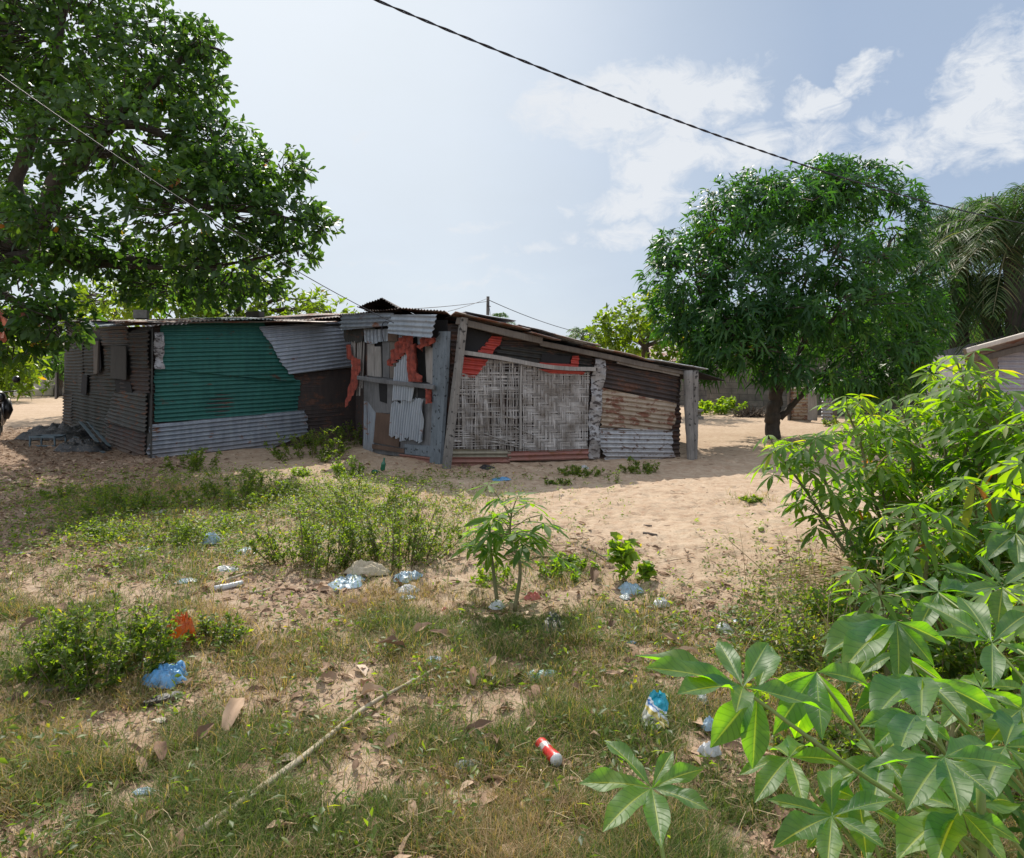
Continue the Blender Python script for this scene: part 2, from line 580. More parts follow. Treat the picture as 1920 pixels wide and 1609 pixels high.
M = dict(
    almond=leaf_mat('almond_leaf', [(0, (.032, .070, .026)), (.55, (.055, .112, .034)), (.9, (.09, .145, .036)), (.965, (.17, .16, .035)), (1, (.26, .10, .03))], .46, (2.5, 2.7, .6), .38, .3),
    almond_far=leaf_mat('bright_leaf', [(0, (.05, .09, .02)), (.6, (.085, .14, .03)), (.92, (.14, .17, .035)), (1, (.24, .16, .03))], .55, (3.6, 3.3, .4), .4, .3),
    mango=leaf_mat('mango_leaf', [(0, (.022, .064, .027)), (.6, (.044, .108, .035)), (.93, (.08, .14, .034)), (1, (.12, .065, .02))], .40, (2.8, 3.3, .5), .42, .22),
    palm=leaf_mat('palm_leaf', [(0, (.025, .055, .026)), (.6, (.05, .088, .038)), (.86, (.10, .12, .06)), (1, (.17, .14, .09))], .40, (2.6, 3.2, .8), .45, .25),
    cassava=leaf_mat('cassava_leaf', [(0, (.026, .068, .024)), (.55, (.070, .145, .036)), (.9, (.11, .18, .04)), (.96, (.30, .24, .04)), (1, (.20, .08, .03))], .60, (3.7, 3.6, .18), .62, .38),
    cassava_big=leaf_mat('cassava_leaf_near', [(0, (.020, .060, .036)), (1, (.036, .088, .042))], .52, (11.0, 10.0, .12), .50, .55, veins=True),
    weed=leaf_mat('weed_leaf', [(0, (.05, .085, .025)), (.6, (.09, .14, .035)), (.93, (.15, .19, .05)), (1, (.25, .19, .06))], .54, (3.2, 3.2, .45), .45, .3),
    weed2=leaf_mat('weed_leaf_fresh', [(0, (.07, .13, .025)), (.7, (.12, .20, .035)), (1, (.22, .25, .05))], .56, (3.2, 3.1, .35), .45, .3),
    grass=leaf_mat('grass_blade', [(0, (.05, .095, .018)), (.38, (.115, .165, .032)), (.6, (.22, .165, .08)), (1, (.42, .30, .18))], .38, (2.1, 2.1, .75), .55, .25),
    dead=tint_mat('dead_leaf', [(0, (.10, .06, .038)), (.45, (.25, .155, .10)), (.8, (.44, .31, .21)), (1, (.58, .46, .36))], .8, .15),
    bark=wood_mat('bark', (.040, .032, .026), (.085, .068, .052), (9, 9, 2.2)),
    stem=wood_mat('green_stem', (.12, .13, .06), (.22, .19, .10), (30, 30, 5)),
    stem_brown=wood_mat('woody_stem', (.12, .085, .05), (.22, .16, .10), (30, 30, 5)),
    petiole=plain_mat('petiole', (.20, .26, .07), .5, .25, 30, trans=.2),
)

exec_marker = None
# ------------------------------------------------------------------ ground


def blob(u, v, cx, cy, rx, ry):
    return np.exp(-(((u - cx) / rx) ** 2 + ((v - cy) / ry) ** 2))


def dens_grass(x, y):
    u, v = topx(x, y)
    nz = fbm(x * 1.3 + 3, y * 1.3 + 8, 21, 4)
    nf = fbm(x * 5 + 3, y * 5 + 8, 24, 3)
    g = sstep(1085, 1190, v + 170 * (nz - .5))
    sandy = np.maximum(blob(u, v, 1400, 1130, 190, 100), sstep(1010, 1080, u) * sstep(1150, 1090, v))
    g = g * (1 - .97 * np.clip(sandy * 1.25, 0, 1))
    for (cx, cy, rx, ry, a) in [(680, 1010, 200, 90, .40), (240, 950, 170, 50, .30), (430, 930, 150, 60, .35), (60, 1110, 140, 50, .6),
                                (340, 1060, 120, 60, .55), (640, 885, 60, 25, .7), (1080, 890, 60, 14, .5), (1050, 1080, 90, 35, .8), (1500, 1370, 260, 130, 1.0), (1750, 1230, 200, 90, .8), (1410, 938, 30, 8, .7), (1195, 880, 40, 12, .5)]:
        g = np.maximum(g, a * blob(u, v, cx, cy, rx, ry) * (.3 + 1.2 * nz))
    for (cx, cy, rx, ry, a) in [(540, 1130, 90, 45, .8), (180, 1350, 130, 55, .75), (430, 1330, 70, 40, .5), (60, 1210, 60, 50, .6), (640, 1220, 60, 20, .5), (880, 1180, 60, 22, .4)]:
        g = g * (1 - a * blob(u, v, cx, cy, rx, ry))
    g = g * np.clip(.04 + 2.7 * (nf - .30), 0.05, 1.25)
    return np.clip(g, 0, 1)


def dens_litter(x, y):
    u, v = topx(x, y)
    nz = fbm(x * 1.1 + 31, y * 1.1 + 18, 41, 4)
    g = 1.3 * sstep(420, 250, u) * sstep(780, 830, v) * sstep(1130, 1020, v)
    g = np.maximum(g, 1.1 * blob(u, v, 1360, 1165, 170, 55))
    g = np.maximum(g, .8 * blob(u, v, 1080, 1050, 130, 35))
    g = np.maximum(g, .7 * blob(u, v, 560, 1110, 170, 60))
    g = np.maximum(g, .24 * sstep(1080, 1150, v))
    g = np.maximum(g, .6 * blob(u, v, 1550, 1100, 150, 70))
    g = np.maximum(g, .30 * sstep(1000, 1080, v))
    g = np.maximum(g, .35 * blob(u, v, 880, 885, 220, 16))
    g = np.maximum(g, .6 * blob(u, v, 450, 960, 260, 70))
    return np.clip(g * (.25 + 1.5 * nz), 0, 1)


def axis(a, b, step, lo, hi, n):
    core = np.arange(a, b + step / 2, step)
    g1 = b + (hi - b) * (np.linspace(0, 1, n + 1)[1:]) ** 3.2
    g0 = a - (a - lo) * (np.linspace(0, 1, n + 1)[1:]) ** 3.2
    g1 = np.maximum(g1, b + step * np.arange(1, n + 1)); g0 = np.minimum(g0, a - step * np.arange(1, n + 1))
    return np.concatenate([g0[::-1], core, g1])


xs = axis(-8.5, 8.5, .042, -700, 700, 40)
ys = axis(1.5, 13, .036, -120, 1400, 40)
gx, gy = np.meshgrid(xs, ys)
zz = gz(gx, gy)
nx_, ny_ = len(xs), len(ys)
ii = (np.arange(ny_ - 1)[:, None] * nx_ + np.arange(nx_ - 1)[None]).ravel()
front = gy > 1.0
gdat = np.where(front, dens_grass(gx, gy), .5)
ldat = np.where(front, dens_litter(gx, gy), .3)
uu_, vv_ = topx(gx, gy)
scuff = fbm(gx * 9, gy * 9, 61, 3)
zz = zz + .045 * (scuff - .5) * np.exp(-((gy - 7) / 6) ** 2) * (np.abs(gx) < 9)
for k_ in range(750):      # footprints all over the open sand
    fy = rng.uniform(4.6, 12.5)
    fx = rng.uniform(-.35, .42) * fy if rng.random() < .8 else rng.uniform(-.6, .6) * fy
    fa = rng.uniform(0, 6.28); fl = rng.uniform(.07, .13)
    i0, i1 = np.searchsorted(xs, [fx - .3, fx + .3]); j0, j1 = np.searchsorted(ys, [fy - .3, fy + .3])
    ddx = gx[j0:j1, i0:i1] - fx; ddy = gy[j0:j1, i0:i1] - fy
    ee = ((ddx * math.cos(fa) + ddy * math.sin(fa)) / fl) ** 2 + ((-ddx * math.sin(fa) + ddy * math.cos(fa)) / (fl * .45)) ** 2
    zz[j0:j1, i0:i1] += rng.uniform(.012, .028) * (-np.exp(-ee ** 1.5) + .45 * np.exp(-((np.sqrt(ee) - 1.5) / .4) ** 2))
ground_me = mesh_arrays('ground', np.stack([gx, gy, zz], -1).reshape(-1, 3), np.stack([ii, ii + 1, ii + nx_ + 1, ii + nx_], -1),
                        attrs={'grassy': gdat.ravel(), 'litter': ldat.ravel()})
gm, t = mat_new('sand_ground')
ob = t.n('ShaderNodeTexCoord').outputs['Object']
n1 = t.noise(ob, 1.1, 8, .6)
n2 = t.noise(ob, 9, 8, .68)
n3 = t.noise(ob, 60, 4, .7)
ga = t.n('ShaderNodeAttribute', attribute_name='grassy').outputs['Fac']
la = t.n('ShaderNodeAttribute', attribute_name='litter').outputs['Fac']
c = t.mix(t.ramp(n1, [(.35, 0), (.7, 1)]), (.50, .39, .285), (.41, .305, .215))
c = t.mix(t.ramp(n2, [(.42, 0), (.70, .75)]), c, (.30, .185, .115))
c = t.mix(t.ramp(n3, [(.60, 0), (.72, .8)]), c, (.13, .08, .055))
c = t.mix(t.m('MULTIPLY', t.m('MULTIPLY', la, t.ramp(n2, [(.3, .35), (.6, 1)])), .7), c, (.17, .105, .072))
c = t.mix(t.m('MULTIPLY', ga, .6), c, (.16, .115, .065))
pb = t.n('ShaderNodeBsdfPrincipled', i_Roughness=.95)
pb.inputs['Specular IOR Level'].default_value = .15
t.set(pb.inputs['Base Color'], c)
hh = t.m('ADD', t.m('MULTIPLY', n2, 1.0), t.m('MULTIPLY', n3, .35))
bp = t.n('ShaderNodeBump', i_Strength=.9, i_Distance=.035, i_Height=hh)
t.set(pb.inputs['Normal'], bp.outputs[0])
t.n('ShaderNodeOutputMaterial', i_Surface=pb.outputs[0])
ground_me.materials.append(gm)
ground = link('ground', ground_me)
tag(ground, 'bare pinkish sand yard around the shack, grassy in front', 'ground', kind='structure')

# ------------------------------------------------------------------ the shack
class Wall:
    """vertical wall plane through two base points (x,y); s runs along it, z up"""
    def __init__(s, a, b):
        s.a = np.array(a[:2], float); s.b = np.array(b[:2], float)
        s.len = np.linalg.norm(s.b - s.a)
        s.ax = (s.b - s.a) / s.len
        n = np.array([s.ax[1], -s.ax[0]])
        if np.dot(n, -s.a) < 0: n = -n
        s.n = n

    def uv(s, px, py):
        r = np.array([(px - 960) / F, 1.0])
        # a + ax*u = r*d
        A = np.array([[s.ax[0], -r[0]], [s.ax[1], -r[1]]])
        u, d = np.linalg.solve(A, -s.a)
        return np.array([u, EYE - (py - HOR) / F * d])

    def poly(s, pts):
        return np.array([s.uv(*p) for p in pts])

    def at(s, uv, off):
        uv = np.asarray(uv, float)
        off = np.broadcast_to(np.asarray(off, float), uv.shape[:-1])
        xy = s.a + uv[..., :1] * s.ax + off[..., None] * s.n
        return np.concatenate([xy, uv[..., 1:2]], -1)


A_ = G(281, 862); B_ = G(122, 806); C_ = G(668, 832); D_ = G(688, 852); P_ = G(842, 876); Q_ = G(1272, 862)
LW = Wall(B_, A_); FW = Wall(A_, C_); CW = Wall(C_, D_); DW = Wall(D_, P_); RW = Wall(P_, Q_)
shack = thing('tin_shack', 'long low patchwork shack of rusty tin sheets, woven matting and old planks', 'shack', (-2.2, 13.2, 0))


def sheet(name, wall, px, along, off, mat, pitch=.076, amp=.019, jag=.012, dent=.02, label=None, parent=None, seed=None, lift=None):
    """corrugated sheet traced on the wall; along = two pixels giving the direction of the corrugations"""
    r = np.random.default_rng(seed if seed is not None else abs(hash(name + str(px[0]))) % 10000 + len(px))
    sd = int(px[0][0] * 7 + px[0][1])
    r = np.random.default_rng(sd)
    pl = wall.poly(px)
    t0, t1 = wall.uv(*along[0]), wall.uv(*along[1])
    tv = (t1 - t0) / np.linalg.norm(t1 - t0)
    qv = np.array([-tv[1], tv[0]])
    a = pl @ tv; b = pl @ qv
    nb = max(8, int((b.max() - b.min()) / pitch * 8))
    bs = np.linspace(b.min() + 1e-4, b.max() - 1e-4, nb)
    na = max(4, int((a.max() - a.min()) / .09))
    rows = []
    n = len(pl)
    for bb in bs:
        xsn = []
        for i in range(n):
            b0, b1, a0, a1 = b[i], b[(i + 1) % n], a[i], a[(i + 1) % n]
            if (b0 <= bb) != (b1 <= bb):
                xsn.append(a0 + (a1 - a0) * (bb - b0) / (b1 - b0))
        rows.append((min(xsn), max(xsn)) if len(xsn) > 1 else rows[-1])
    rows = np.array(rows)
    jj0 = (vnoise(bs * 23, bs * 0 + sd, sd) - .5) * 2 * jag + (vnoise(bs * 5, bs * 0 + 3, sd + 5) - .5) * 2.2 * jag
    jj1 = (vnoise(bs * 23, bs * 0 + sd, sd + 9) - .5) * 2 * jag + (vnoise(bs * 5, bs * 0 + 3, sd + 7) - .5) * 2.2 * jag
    tt = np.linspace(0, 1, na + 1)
    a0 = rows[:, :1] + jj0[:, None]; a1 = rows[:, 1:] + jj1[:, None]
    AA = a0 + (a1 - a0) * tt
    BB = np.broadcast_to(bs[:, None], AA.shape)
    dn = (fbm(AA * 1.6 + sd, BB * 2.2, sd, 3) - .5) * 2 * dent
    ph = r.uniform(0, 6)
    skew = (fbm(AA * .7 + 5, BB * .5 + sd, sd + 2, 2) - .5) * 1.2
    disp = off + amp * np.sin(BB / pitch * 2 * math.pi + ph + skew) * (0.75 + .5 * fbm(AA * 2, BB * 2, sd + 4, 2)) + dn
    if lift is not None:
        disp = disp + lift(AA, BB, tt)
    uv = AA[..., None] * tv + BB[..., None] * qv
    V = wall.at(uv, disp)
    m = na + 1
    i = (np.arange(nb - 1)[:, None] * m + np.arange(na)[None]).ravel()
    me = mesh_arrays(name, V.reshape(-1, 3), np.stack([i, i + 1, i + m + 1, i + m], -1), None, None, mat)
    return link(name, me, parent or shack, label)


def board(name, wall, px, off, thick, mat, label=None, parent=None, rough=0.0):
    """flat board traced on the wall, with thickness"""
    pl = wall.poly(px)
    if rough:
        out = []
        for i in range(len(pl)):
            p, q = pl[i], pl[(i + 1) % len(pl)]
            k = max(2, int(np.linalg.norm(q - p) / .06))
            for j in range(k):
                out.append(p + (q - p) * j / k + (rng.normal(0, rough, 2) if j else 0))
        pl = np.array(out)
    n = len(pl)
    Vf = wall.at(pl, off + thick); Vb = wall.at(pl, off)
    me = bpy.data.meshes.new(name)
    faces = [list(range(n)), list(range(2 * n - 1, n - 1, -1))] + [[i, i + n, (i + 1) % n + n, (i + 1) % n] for i in range(n)]
    me.from_pydata(np.concatenate([Vf, Vb]).tolist(), [], faces)
    me.update()
    bm = bmesh.new(); bm.from_mesh(me)
    bmesh.ops.recalc_face_normals(bm, faces=bm.faces)
    bm.to_mesh(me); bm.free()
    me.materials.append(mat)
    return link(name, me, parent or shack, label)


def cloth(name, wall, px, off, mat, label=None, parent=None, amp=.05, freq=(9, 2)):
    """hanging rag: outline filled with a fine grid that sags in folds"""
    pl = wall.poly(px)
    me = bpy.data.meshes.new(name)
    bm = bmesh.new()
    vs = [bm.verts.new((p[0], p[1], 0)) for p in pl]
    bm.faces.new(vs)
    bmesh.ops.triangulate(bm, faces=bm.faces)
    for _ in range(4):
        long = [e for e in bm.edges if e.calc_length() > .05]
        if not long: break
        bmesh.ops.subdivide_edges(bm, edges=long, cuts=1, use_grid_fill=False)
        bmesh.ops.triangulate(bm, faces=bm.faces)
    co = np.array([v.co[:] for v in bm.verts])
    sd = int(px[0][0])
    d = off + amp * (.5 + np.sin(co[:, 0] * freq[0] * 6 + co[:, 1] * freq[1] + 3 * fbm(co[:, 0] * 3, co[:, 1] * 3, sd, 2))) + .6 * amp * (fbm(co[:, 0] * 5, co[:, 1] * 2.5, sd, 2) - .5)
    if freq[0] == 1:
        d = d + .05 * (1 - np.abs(2 * fbm(co[:, 0] * 5, co[:, 1] * 9, sd + 3, 3) - 1)) - .03
    edge = (fbm(co[:, 0] * 20, co[:, 1] * 20, sd + 1, 2) - .5) * .035
    W3 = wall.at(co[:, :2] + edge[:, None], d)
    for v, c in zip(bm.verts, W3): v.co = c
    bm.to_mesh(me); bm.free()
    for p in me.polygons: p.use_smooth = True
    me.materials.append(mat)
    return link(name, me, parent or shack, label)


def beam(name, p0, p1, w, h, mat, parent=None, label=None, n=10, wob=.006, up=(0, 0, 1), round_=False, taper=1.0):
    p0 = np.asarray(p0, float); p1 = np.asarray(p1, float)
    mb = MB()
    tdir = norm(p1 - p0)
    s = norm(np.cross(tdir, up)); u = np.cross(s, tdir)
    k = 12
    ang = np.linspace(0, 2 * math.pi, k, endpoint=False) + .26
    cs, sn = np.cos(ang), np.sin(ang)
    e = 1.0 if round_ else .35
    qx = np.sign(cs) * np.abs(cs) ** e; qy = np.sign(sn) * np.abs(sn) ** e
    V = []
    sd = int(abs(p0[0] * 100 + p0[2] * 37)) % 999
    for i in range(n):
        f = i / (n - 1)
        c = p0 + (p1 - p0) * f + s * (vnoise(np.array(f * 3), np.array(1.), sd) - .5) * wob * 3 + u * (vnoise(np.array(f * 3), np.array(2.), sd + 3) - .5) * wob * 3
        sc = 1 + (taper - 1) * f
        rr = 1 + rng.normal(0, wob * 3, k)
        V.append(c + (qx * rr * w / 2 * sc)[:, None] * s + (qy * rr * h / 2 * sc)[:, None] * u)
    V = np.concatenate(V + [[p0], [p1]])
    i = np.arange(n - 1)[:, None] * k; j = np.arange(k)[None]; j2 = (j + 1) % k
    Q = np.stack([i + j, i + j2, i + j2 + k, i + j + k], -1).reshape(-1, 4)
    a = n * k
    jj = np.arange(k); jj2 = (jj + 1) % k
    T = np.concatenate([np.stack([np.full(k, a), jj2, jj], -1), np.stack([np.full(k, a + 1), (n - 1) * k + jj, (n - 1) * k + jj2], -1)])
    mb.add(V, Q, T)
    return mb.build(name, mat, parent or shack, label, smooth=round_)


M['green_tin'] = metal_mat('green_painted_tin', (.024, .135, .112), (.016, .10, .088), rustamt=.12, rough=.55, metallic=.1, dirt=.7, rust=(.05, .03, .022))
M['zinc'] = metal_mat('zinc_tin', (0.279, 0.312, 0.353), (0.180, 0.205, 0.246), rustamt=.16, rough=.45, metallic=.35)
M['zinc_bright'] = metal_mat('bright_zinc_tin', (0.391, 0.433, 0.493), (0.289, 0.332, 0.391), rustamt=.07, rough=.4, metallic=.3, dirt=.25)
M['zinc_spot'] = metal_mat('spotted_zinc_tin', (0.442, 0.459, 0.484), (0.306, 0.315, 0.340), rustamt=.30, rough=.5, metallic=.3, rust=(.06, .032, .022), scale=2.2)
M['tan_rust'] = metal_mat('tan_rusted_tin', (0.340, 0.281, 0.221), (0.255, 0.204, 0.153), rustamt=.40, rough=.7, metallic=.05, rust=(.10, .045, .03), scale=1.5)
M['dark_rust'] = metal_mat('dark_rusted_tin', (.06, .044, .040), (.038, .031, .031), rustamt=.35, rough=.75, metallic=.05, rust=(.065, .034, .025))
M['grey_rust'] = metal_mat('grey_brown_tin', (0.033, 0.034, 0.031), (0.020, 0.020, 0.019), rustamt=.30, rough=.7, metallic=.1, rust=(.05, .030, .023))  # grey-brown, darkened for the tree shade on the left wall
M['olive_tin'] = metal_mat('tree_shaded_olive_tin', (0.029, 0.034, 0.026), (0.017, 0.020, 0.017), rustamt=.22, rough=.75, metallic=.05)  # olive, with the big tree's shade put into the colour
M['roof_rust'] = metal_mat('roof_tin', (.22, .18, .16), (.32, .29, .28), rustamt=.45, rough=.6, metallic=.2, rust=(.13, .055, .035))
M['pink_tin'] = metal_mat('faded_red_tin', (.30, .12, .105), (.22, .10, .085), rustamt=.30, rough=.75, metallic=.0)
M['sage_tin'] = metal_mat('pale_mossy_tin', (.27, .25, .19), (.20, .185, .14), rustamt=.25, rough=.75, metallic=.0)
M['red_tin'] = metal_mat('red_painted_tin', (.40, .050, .036), (.30, .038, .03), rustamt=.07, rough=.5, metallic=.0, dirt=.2)
M['rag'] = plain_mat('red_rag', (.38, .078, .05), .85, .45, 13, col2=(.10, .030, .026), trans=.08)
M['foil'] = metal_mat('crumpled_foil', (0.330, 0.323, 0.330), (0.188, 0.188, 0.195), rustamt=.42, rough=.5, metallic=.2, rust=(.03, .025, .025), scale=3.0)
M['post'] = wood_mat('weathered_post', (0.132, 0.123, 0.115), (0.238, 0.223, 0.208), (16, 16, 1.6), spots=.45)
M['post_dark'] = wood_mat('dark_timber', (.10, .085, .075), (.17, .15, .13))
M['plank'] = wood_mat('grey_plank', (.09, .092, .097), (.18, .182, .19), (18, 18, 1.4))
M['plank_blue'] = wood_mat('blue_grey_plank', (.095, .118, .14), (.17, .20, .23), (10, 10, 2), spots=.35)
M['plank_pale'] = wood_mat('pale_plank', (.20, .19, .18), (.34, .32, .305), (18, 18, 1.2))
M['plank_brown'] = wood_mat('brown_board', (.085, .052, .038), (.13, .082, .058), (22, 22, 1.5))
M['ply'] = wood_mat('old_plywood', (0.036, 0.036, 0.033), (0.057, 0.055, 0.051), (10, 10, 2))  # plywood colour lowered to carry the tree's shade
M['dark'] = plain_mat('black_boards_and_shade', (.018, .018, .02), .9, .3)  # black for backing boards and for shade inside openings
M['bamboo'] = None

# inner walls close the shack so it is dark inside
E_ = np.array([3.55, 16.2]); E2_ = np.array([-6.0, 20.5])
mbw = MB()
ring = [B_[:2], A_[:2], C_[:2], D_[:2], P_[:2], Q_[:2], E_, E2_]
ztop = [2.62, 2.36, 2.62, 2.52, 2.36, 1.60, 1.55, 2.5]
inset = np.mean(ring, axis=0)
for i in range(len(ring)):
    a, b = np.array(ring[i]), np.array(ring[(i + 1) % len(ring)])
    for off in (0.05,):
        a2 = a + norm(inset - a) * off; b2 = b + norm(inset - b) * off
        n = 8
        tt = np.linspace(0, 1, n)
        lo = a2 + (b2 - a2) * tt[:, None]
        zt = ztop[i] + (ztop[(i + 1) % len(ring)] - ztop[i]) * tt
        V = np.concatenate([np.c_[lo, np.full(n, -.05)], np.c_[lo, zt - .04]])
        k = np.arange(n - 1)
        mbw.add(V, np.stack([k, k + 1, k + 1 + n, k + n], -1))
mbw.build('inner_wall', M['dark_rust'], shack, smooth=False)

M['mid_tin'] = metal_mat('weathered_shaded_tin', (0.069, 0.072, 0.066), (0.042, 0.043, 0.041), rustamt=.3, rough=.7, metallic=.1)  # lighter left wall patches, tree shade still in the colour
# ---- left side wall; shade of the big tree is partly put into its dark materials
board('wall_board', LW, [(122, 632), (287, 616), (285, 860), (122, 804)], .0, .02, M['ply'], 'backing boards with tree shade in their dark colour')
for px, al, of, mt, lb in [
    ([(140, 735), (228, 738), (218, 836), (140, 806)], [(140, 765), (225, 785)], .05, 'olive_tin', 'olive tin sheet darkened for tree shade'),
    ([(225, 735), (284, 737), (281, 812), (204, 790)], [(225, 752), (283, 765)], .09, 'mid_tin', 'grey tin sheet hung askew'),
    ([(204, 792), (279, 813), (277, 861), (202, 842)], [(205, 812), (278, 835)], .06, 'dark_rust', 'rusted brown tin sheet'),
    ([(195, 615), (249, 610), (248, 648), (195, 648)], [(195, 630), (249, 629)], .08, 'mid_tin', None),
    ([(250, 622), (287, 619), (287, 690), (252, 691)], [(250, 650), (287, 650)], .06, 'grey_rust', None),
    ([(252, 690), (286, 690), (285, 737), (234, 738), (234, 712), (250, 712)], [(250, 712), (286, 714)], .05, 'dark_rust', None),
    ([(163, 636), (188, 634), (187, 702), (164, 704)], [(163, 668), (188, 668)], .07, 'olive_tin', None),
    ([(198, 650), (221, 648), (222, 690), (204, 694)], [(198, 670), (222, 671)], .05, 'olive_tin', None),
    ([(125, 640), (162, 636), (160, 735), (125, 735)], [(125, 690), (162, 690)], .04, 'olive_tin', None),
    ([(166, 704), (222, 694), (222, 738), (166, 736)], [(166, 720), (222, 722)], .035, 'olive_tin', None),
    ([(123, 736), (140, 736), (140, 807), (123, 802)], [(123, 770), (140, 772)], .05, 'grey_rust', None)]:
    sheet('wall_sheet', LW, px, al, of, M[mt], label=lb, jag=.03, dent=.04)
board('gap_shade_board', LW, [(186, 636), (196, 636), (199, 692), (189, 704)], .085, .01, M['dark'])  # dark boards stand in for the shade inside gaps in the wall
board('gap_shade_board', LW, [(222, 712), (252, 716), (256, 738), (226, 736)], .06, .01, M['dark'])
board('gap_shade_board', LW, [(162, 702), (172, 704), (170, 740), (160, 738)], .08, .01, M['dark'])
board('wood_panel', LW, [(221, 648), (250, 650), (250, 712), (220, 709)], .11, .015, M['ply'], 'upright plywood panel')
board('plank', LW, [(188, 640), (197, 640), (195, 700), (188, 702)], .10, .03, M['post_dark'])
board('plank', LW, [(121, 700), (124, 698), (124, 745), (120, 748)], .16, .05, M['post_dark'])

# ---- green front wall
sheet('wall_sheet', FW, [(286, 606), (668, 588), (668, 832), (286, 860)], [(286, 700), (668, 690)], .02, M['dark_rust'], label='dark rusted tin sheet at the back of the patchwork')
sheet('wall_sheet', FW, [(300, 606), (489, 602), (562, 742), (560, 712), (556, 774), (287, 792), (287, 692), (301, 690)], [(288, 735), (556, 722)], .06, M['green_tin'], label='green painted tin sheet', dent=.035)
sheet('wall_sheet', FW, [(302, 606), (490, 602), (552, 716), (302, 692)], [(300, 650), (540, 646)], .085, M['green_tin'], label='upper green painted tin sheet', dent=.03)
sheet('wall_sheet', FW, [(481, 613), (655, 602), (662, 688), (536, 702)], [(486, 634), (658, 617)], .13, M['zinc_bright'], label='tilted silver tin sheet nailed over the green one', jag=.02, dent=.03)
sheet('wall_sheet', FW, [(277, 796), (566, 768), (573, 812), (500, 842), (276, 866)], [(278, 832), (566, 800)], .10, M['zinc'], label='blue-grey tin sheet along the foot of the wall', jag=.03, dent=.04)
cloth('crumpled_flashing', FW, [(284, 624), (303, 623), (304, 660), (302, 670), (306, 692), (284, 692), (288, 674), (284, 660)], .12, M['foil'], 'crumpled pale metal flashing at the corner', amp=.03, freq=(1, 12))

# ---- recess between the two front walls
sheet('wall_sheet', CW, [(666, 588), (690, 588), (690, 850), (666, 830)], [(670, 600), (670, 800)], .0, M['dark_rust'])
sheet('wall_sheet', DW, [(652, 619), (690, 617), (689, 642), (655, 642)], [(670, 619), (670, 642)], .10, M['grey_rust'], pitch=.08, amp=.016)
for i, x in enumerate([665, 668.5, 672, 676, 680, 684, 687.5]):
    b0, b1 = (640, 742) if i % 2 else (640, 728)
    board('slat', DW, [(x, b0), (x + 2.0, b0), (x + 1.6 - (i * .6), b1), (x - .4 - (i * .6), b1)], .06 + .01 * (i % 3), .012, M['plank_pale'])
cloth('red_rag', DW, [(660.5, 646.7), (668.7, 646.7), (674, 668.6), (688, 674), (688.6, 690), (681, 729), (666, 756), (661, 764), (659, 759), (670, 711), (674, 685), (672, 676), (662, 671)], .14, M['rag'], 'long red rag hanging in the recess', amp=.015)

# ---- door wall
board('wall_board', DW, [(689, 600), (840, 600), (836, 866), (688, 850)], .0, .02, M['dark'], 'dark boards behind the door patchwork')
door = board('door', DW, [(689, 704), (832, 722), (822, 862), (688, 848)], .03, .025, M['plank'], 'patched grey plank door')
sheet('door_sheet', DW, [(687, 752), (696, 752), (712, 773), (706, 849), (687, 845)], [(697, 760), (697, 840)], .075, M['zinc'], parent=door, pitch=.06, amp=.007)
board('door_panel', DW, [(689, 712), (747, 717), (745, 775), (711, 773), (696, 752), (689, 752)], .06, .02, M['plank'], parent=door)
board('door_panel', DW, [(718, 718), (733, 720), (733, 756), (720, 752)], .085, .006, M['dark'], parent=door)
board('door_panel', DW, [(712, 773), (748, 777), (747, 800), (745, 818), (756, 823), (755, 838), (707, 829)], .07, .012, M['plank_brown'], 'brown fluted panel low on the door', parent=door)
sheet('door_sheet', DW, [(747, 749.7), (786.8, 752), (788, 746.6), (803.6, 746.6), (804, 787), (803, 829), (784, 827), (754.5, 822), (742, 817), (745.8, 797), (744.5, 779.6)], [(770, 760), (765, 815)], .12, M['zinc_bright'], parent=door, pitch=.066, amp=.024, jag=.04)
sheet('door_sheet', DW, [(753.5, 690), (774, 663), (779.5, 657), (782, 710), (789, 722), (786, 752), (748, 750.7), (755, 709.6)], [(770, 670), (765, 745)], .145, M['zinc_bright'], parent=door, pitch=.066, amp=.024)
board('plank', DW, [(694, 645), (707, 645), (708, 706), (695, 704)], .05, .02, M['plank_pale'])
board('plank', DW, [(708, 650), (720, 650), (721, 707), (709, 706)], .055, .02, M['plank_pale'])
board('plank', DW, [(722, 632), (735, 632), (735, 709), (723, 707)], .04, .02, M['plank'])
board('plank', DW, [(735, 624), (752, 625), (753, 690), (746, 710), (736, 709)], .035, .02, M['post_dark'])
board('plank', DW, [(735, 619), (753, 622), (753, 640), (735, 640)], .07, .02, M['plank_brown'], 'brown board stub under the eave')
cloth('wall_patch', DW, [(690, 616), (736, 618), (735, 640), (718, 642), (712, 645), (702, 645), (692, 642)], .085, M['zinc'], 'curled flat grey metal patch', amp=.012)
sheet('wall_sheet', DW, [(752, 626), (782, 629), (772, 660), (752, 676)], [(765, 628), (765, 660)], .06, M['zinc'], pitch=.062)
board('plank', DW, [(803, 648), (813, 650), (812, 718), (806, 716)], .05, .02, M['plank_pale'])
board('plank', DW, [(812, 652), (823, 652), (824, 722), (813, 720)], .055, .022, M['plank_pale'])
board('plank', DW, [(788, 628), (803, 630), (803, 645), (790, 646)], .05, .02, M['zinc'])
board('gap_shade_board', DW, [(789, 723), (813, 727), (813, 746), (789, 746)], .058, .01, M['dark'])  # dark board in place of the shaded opening below the rail
cloth('red_rag', DW, [(774, 630), (788, 630), (787, 648), (780, 660), (768.6, 671), (749.4, 687), (744.7, 684), (752.5, 659), (763, 641)], .17, M['rag'], 'red rag slung from the eave over the silver sheet')
cloth('red_rag', DW, [(783.6, 648), (798.7, 645), (799, 663), (801, 697), (811, 717), (785, 716), (782, 677)], .17, M['rag'], 'broad red rag hanging straight down')
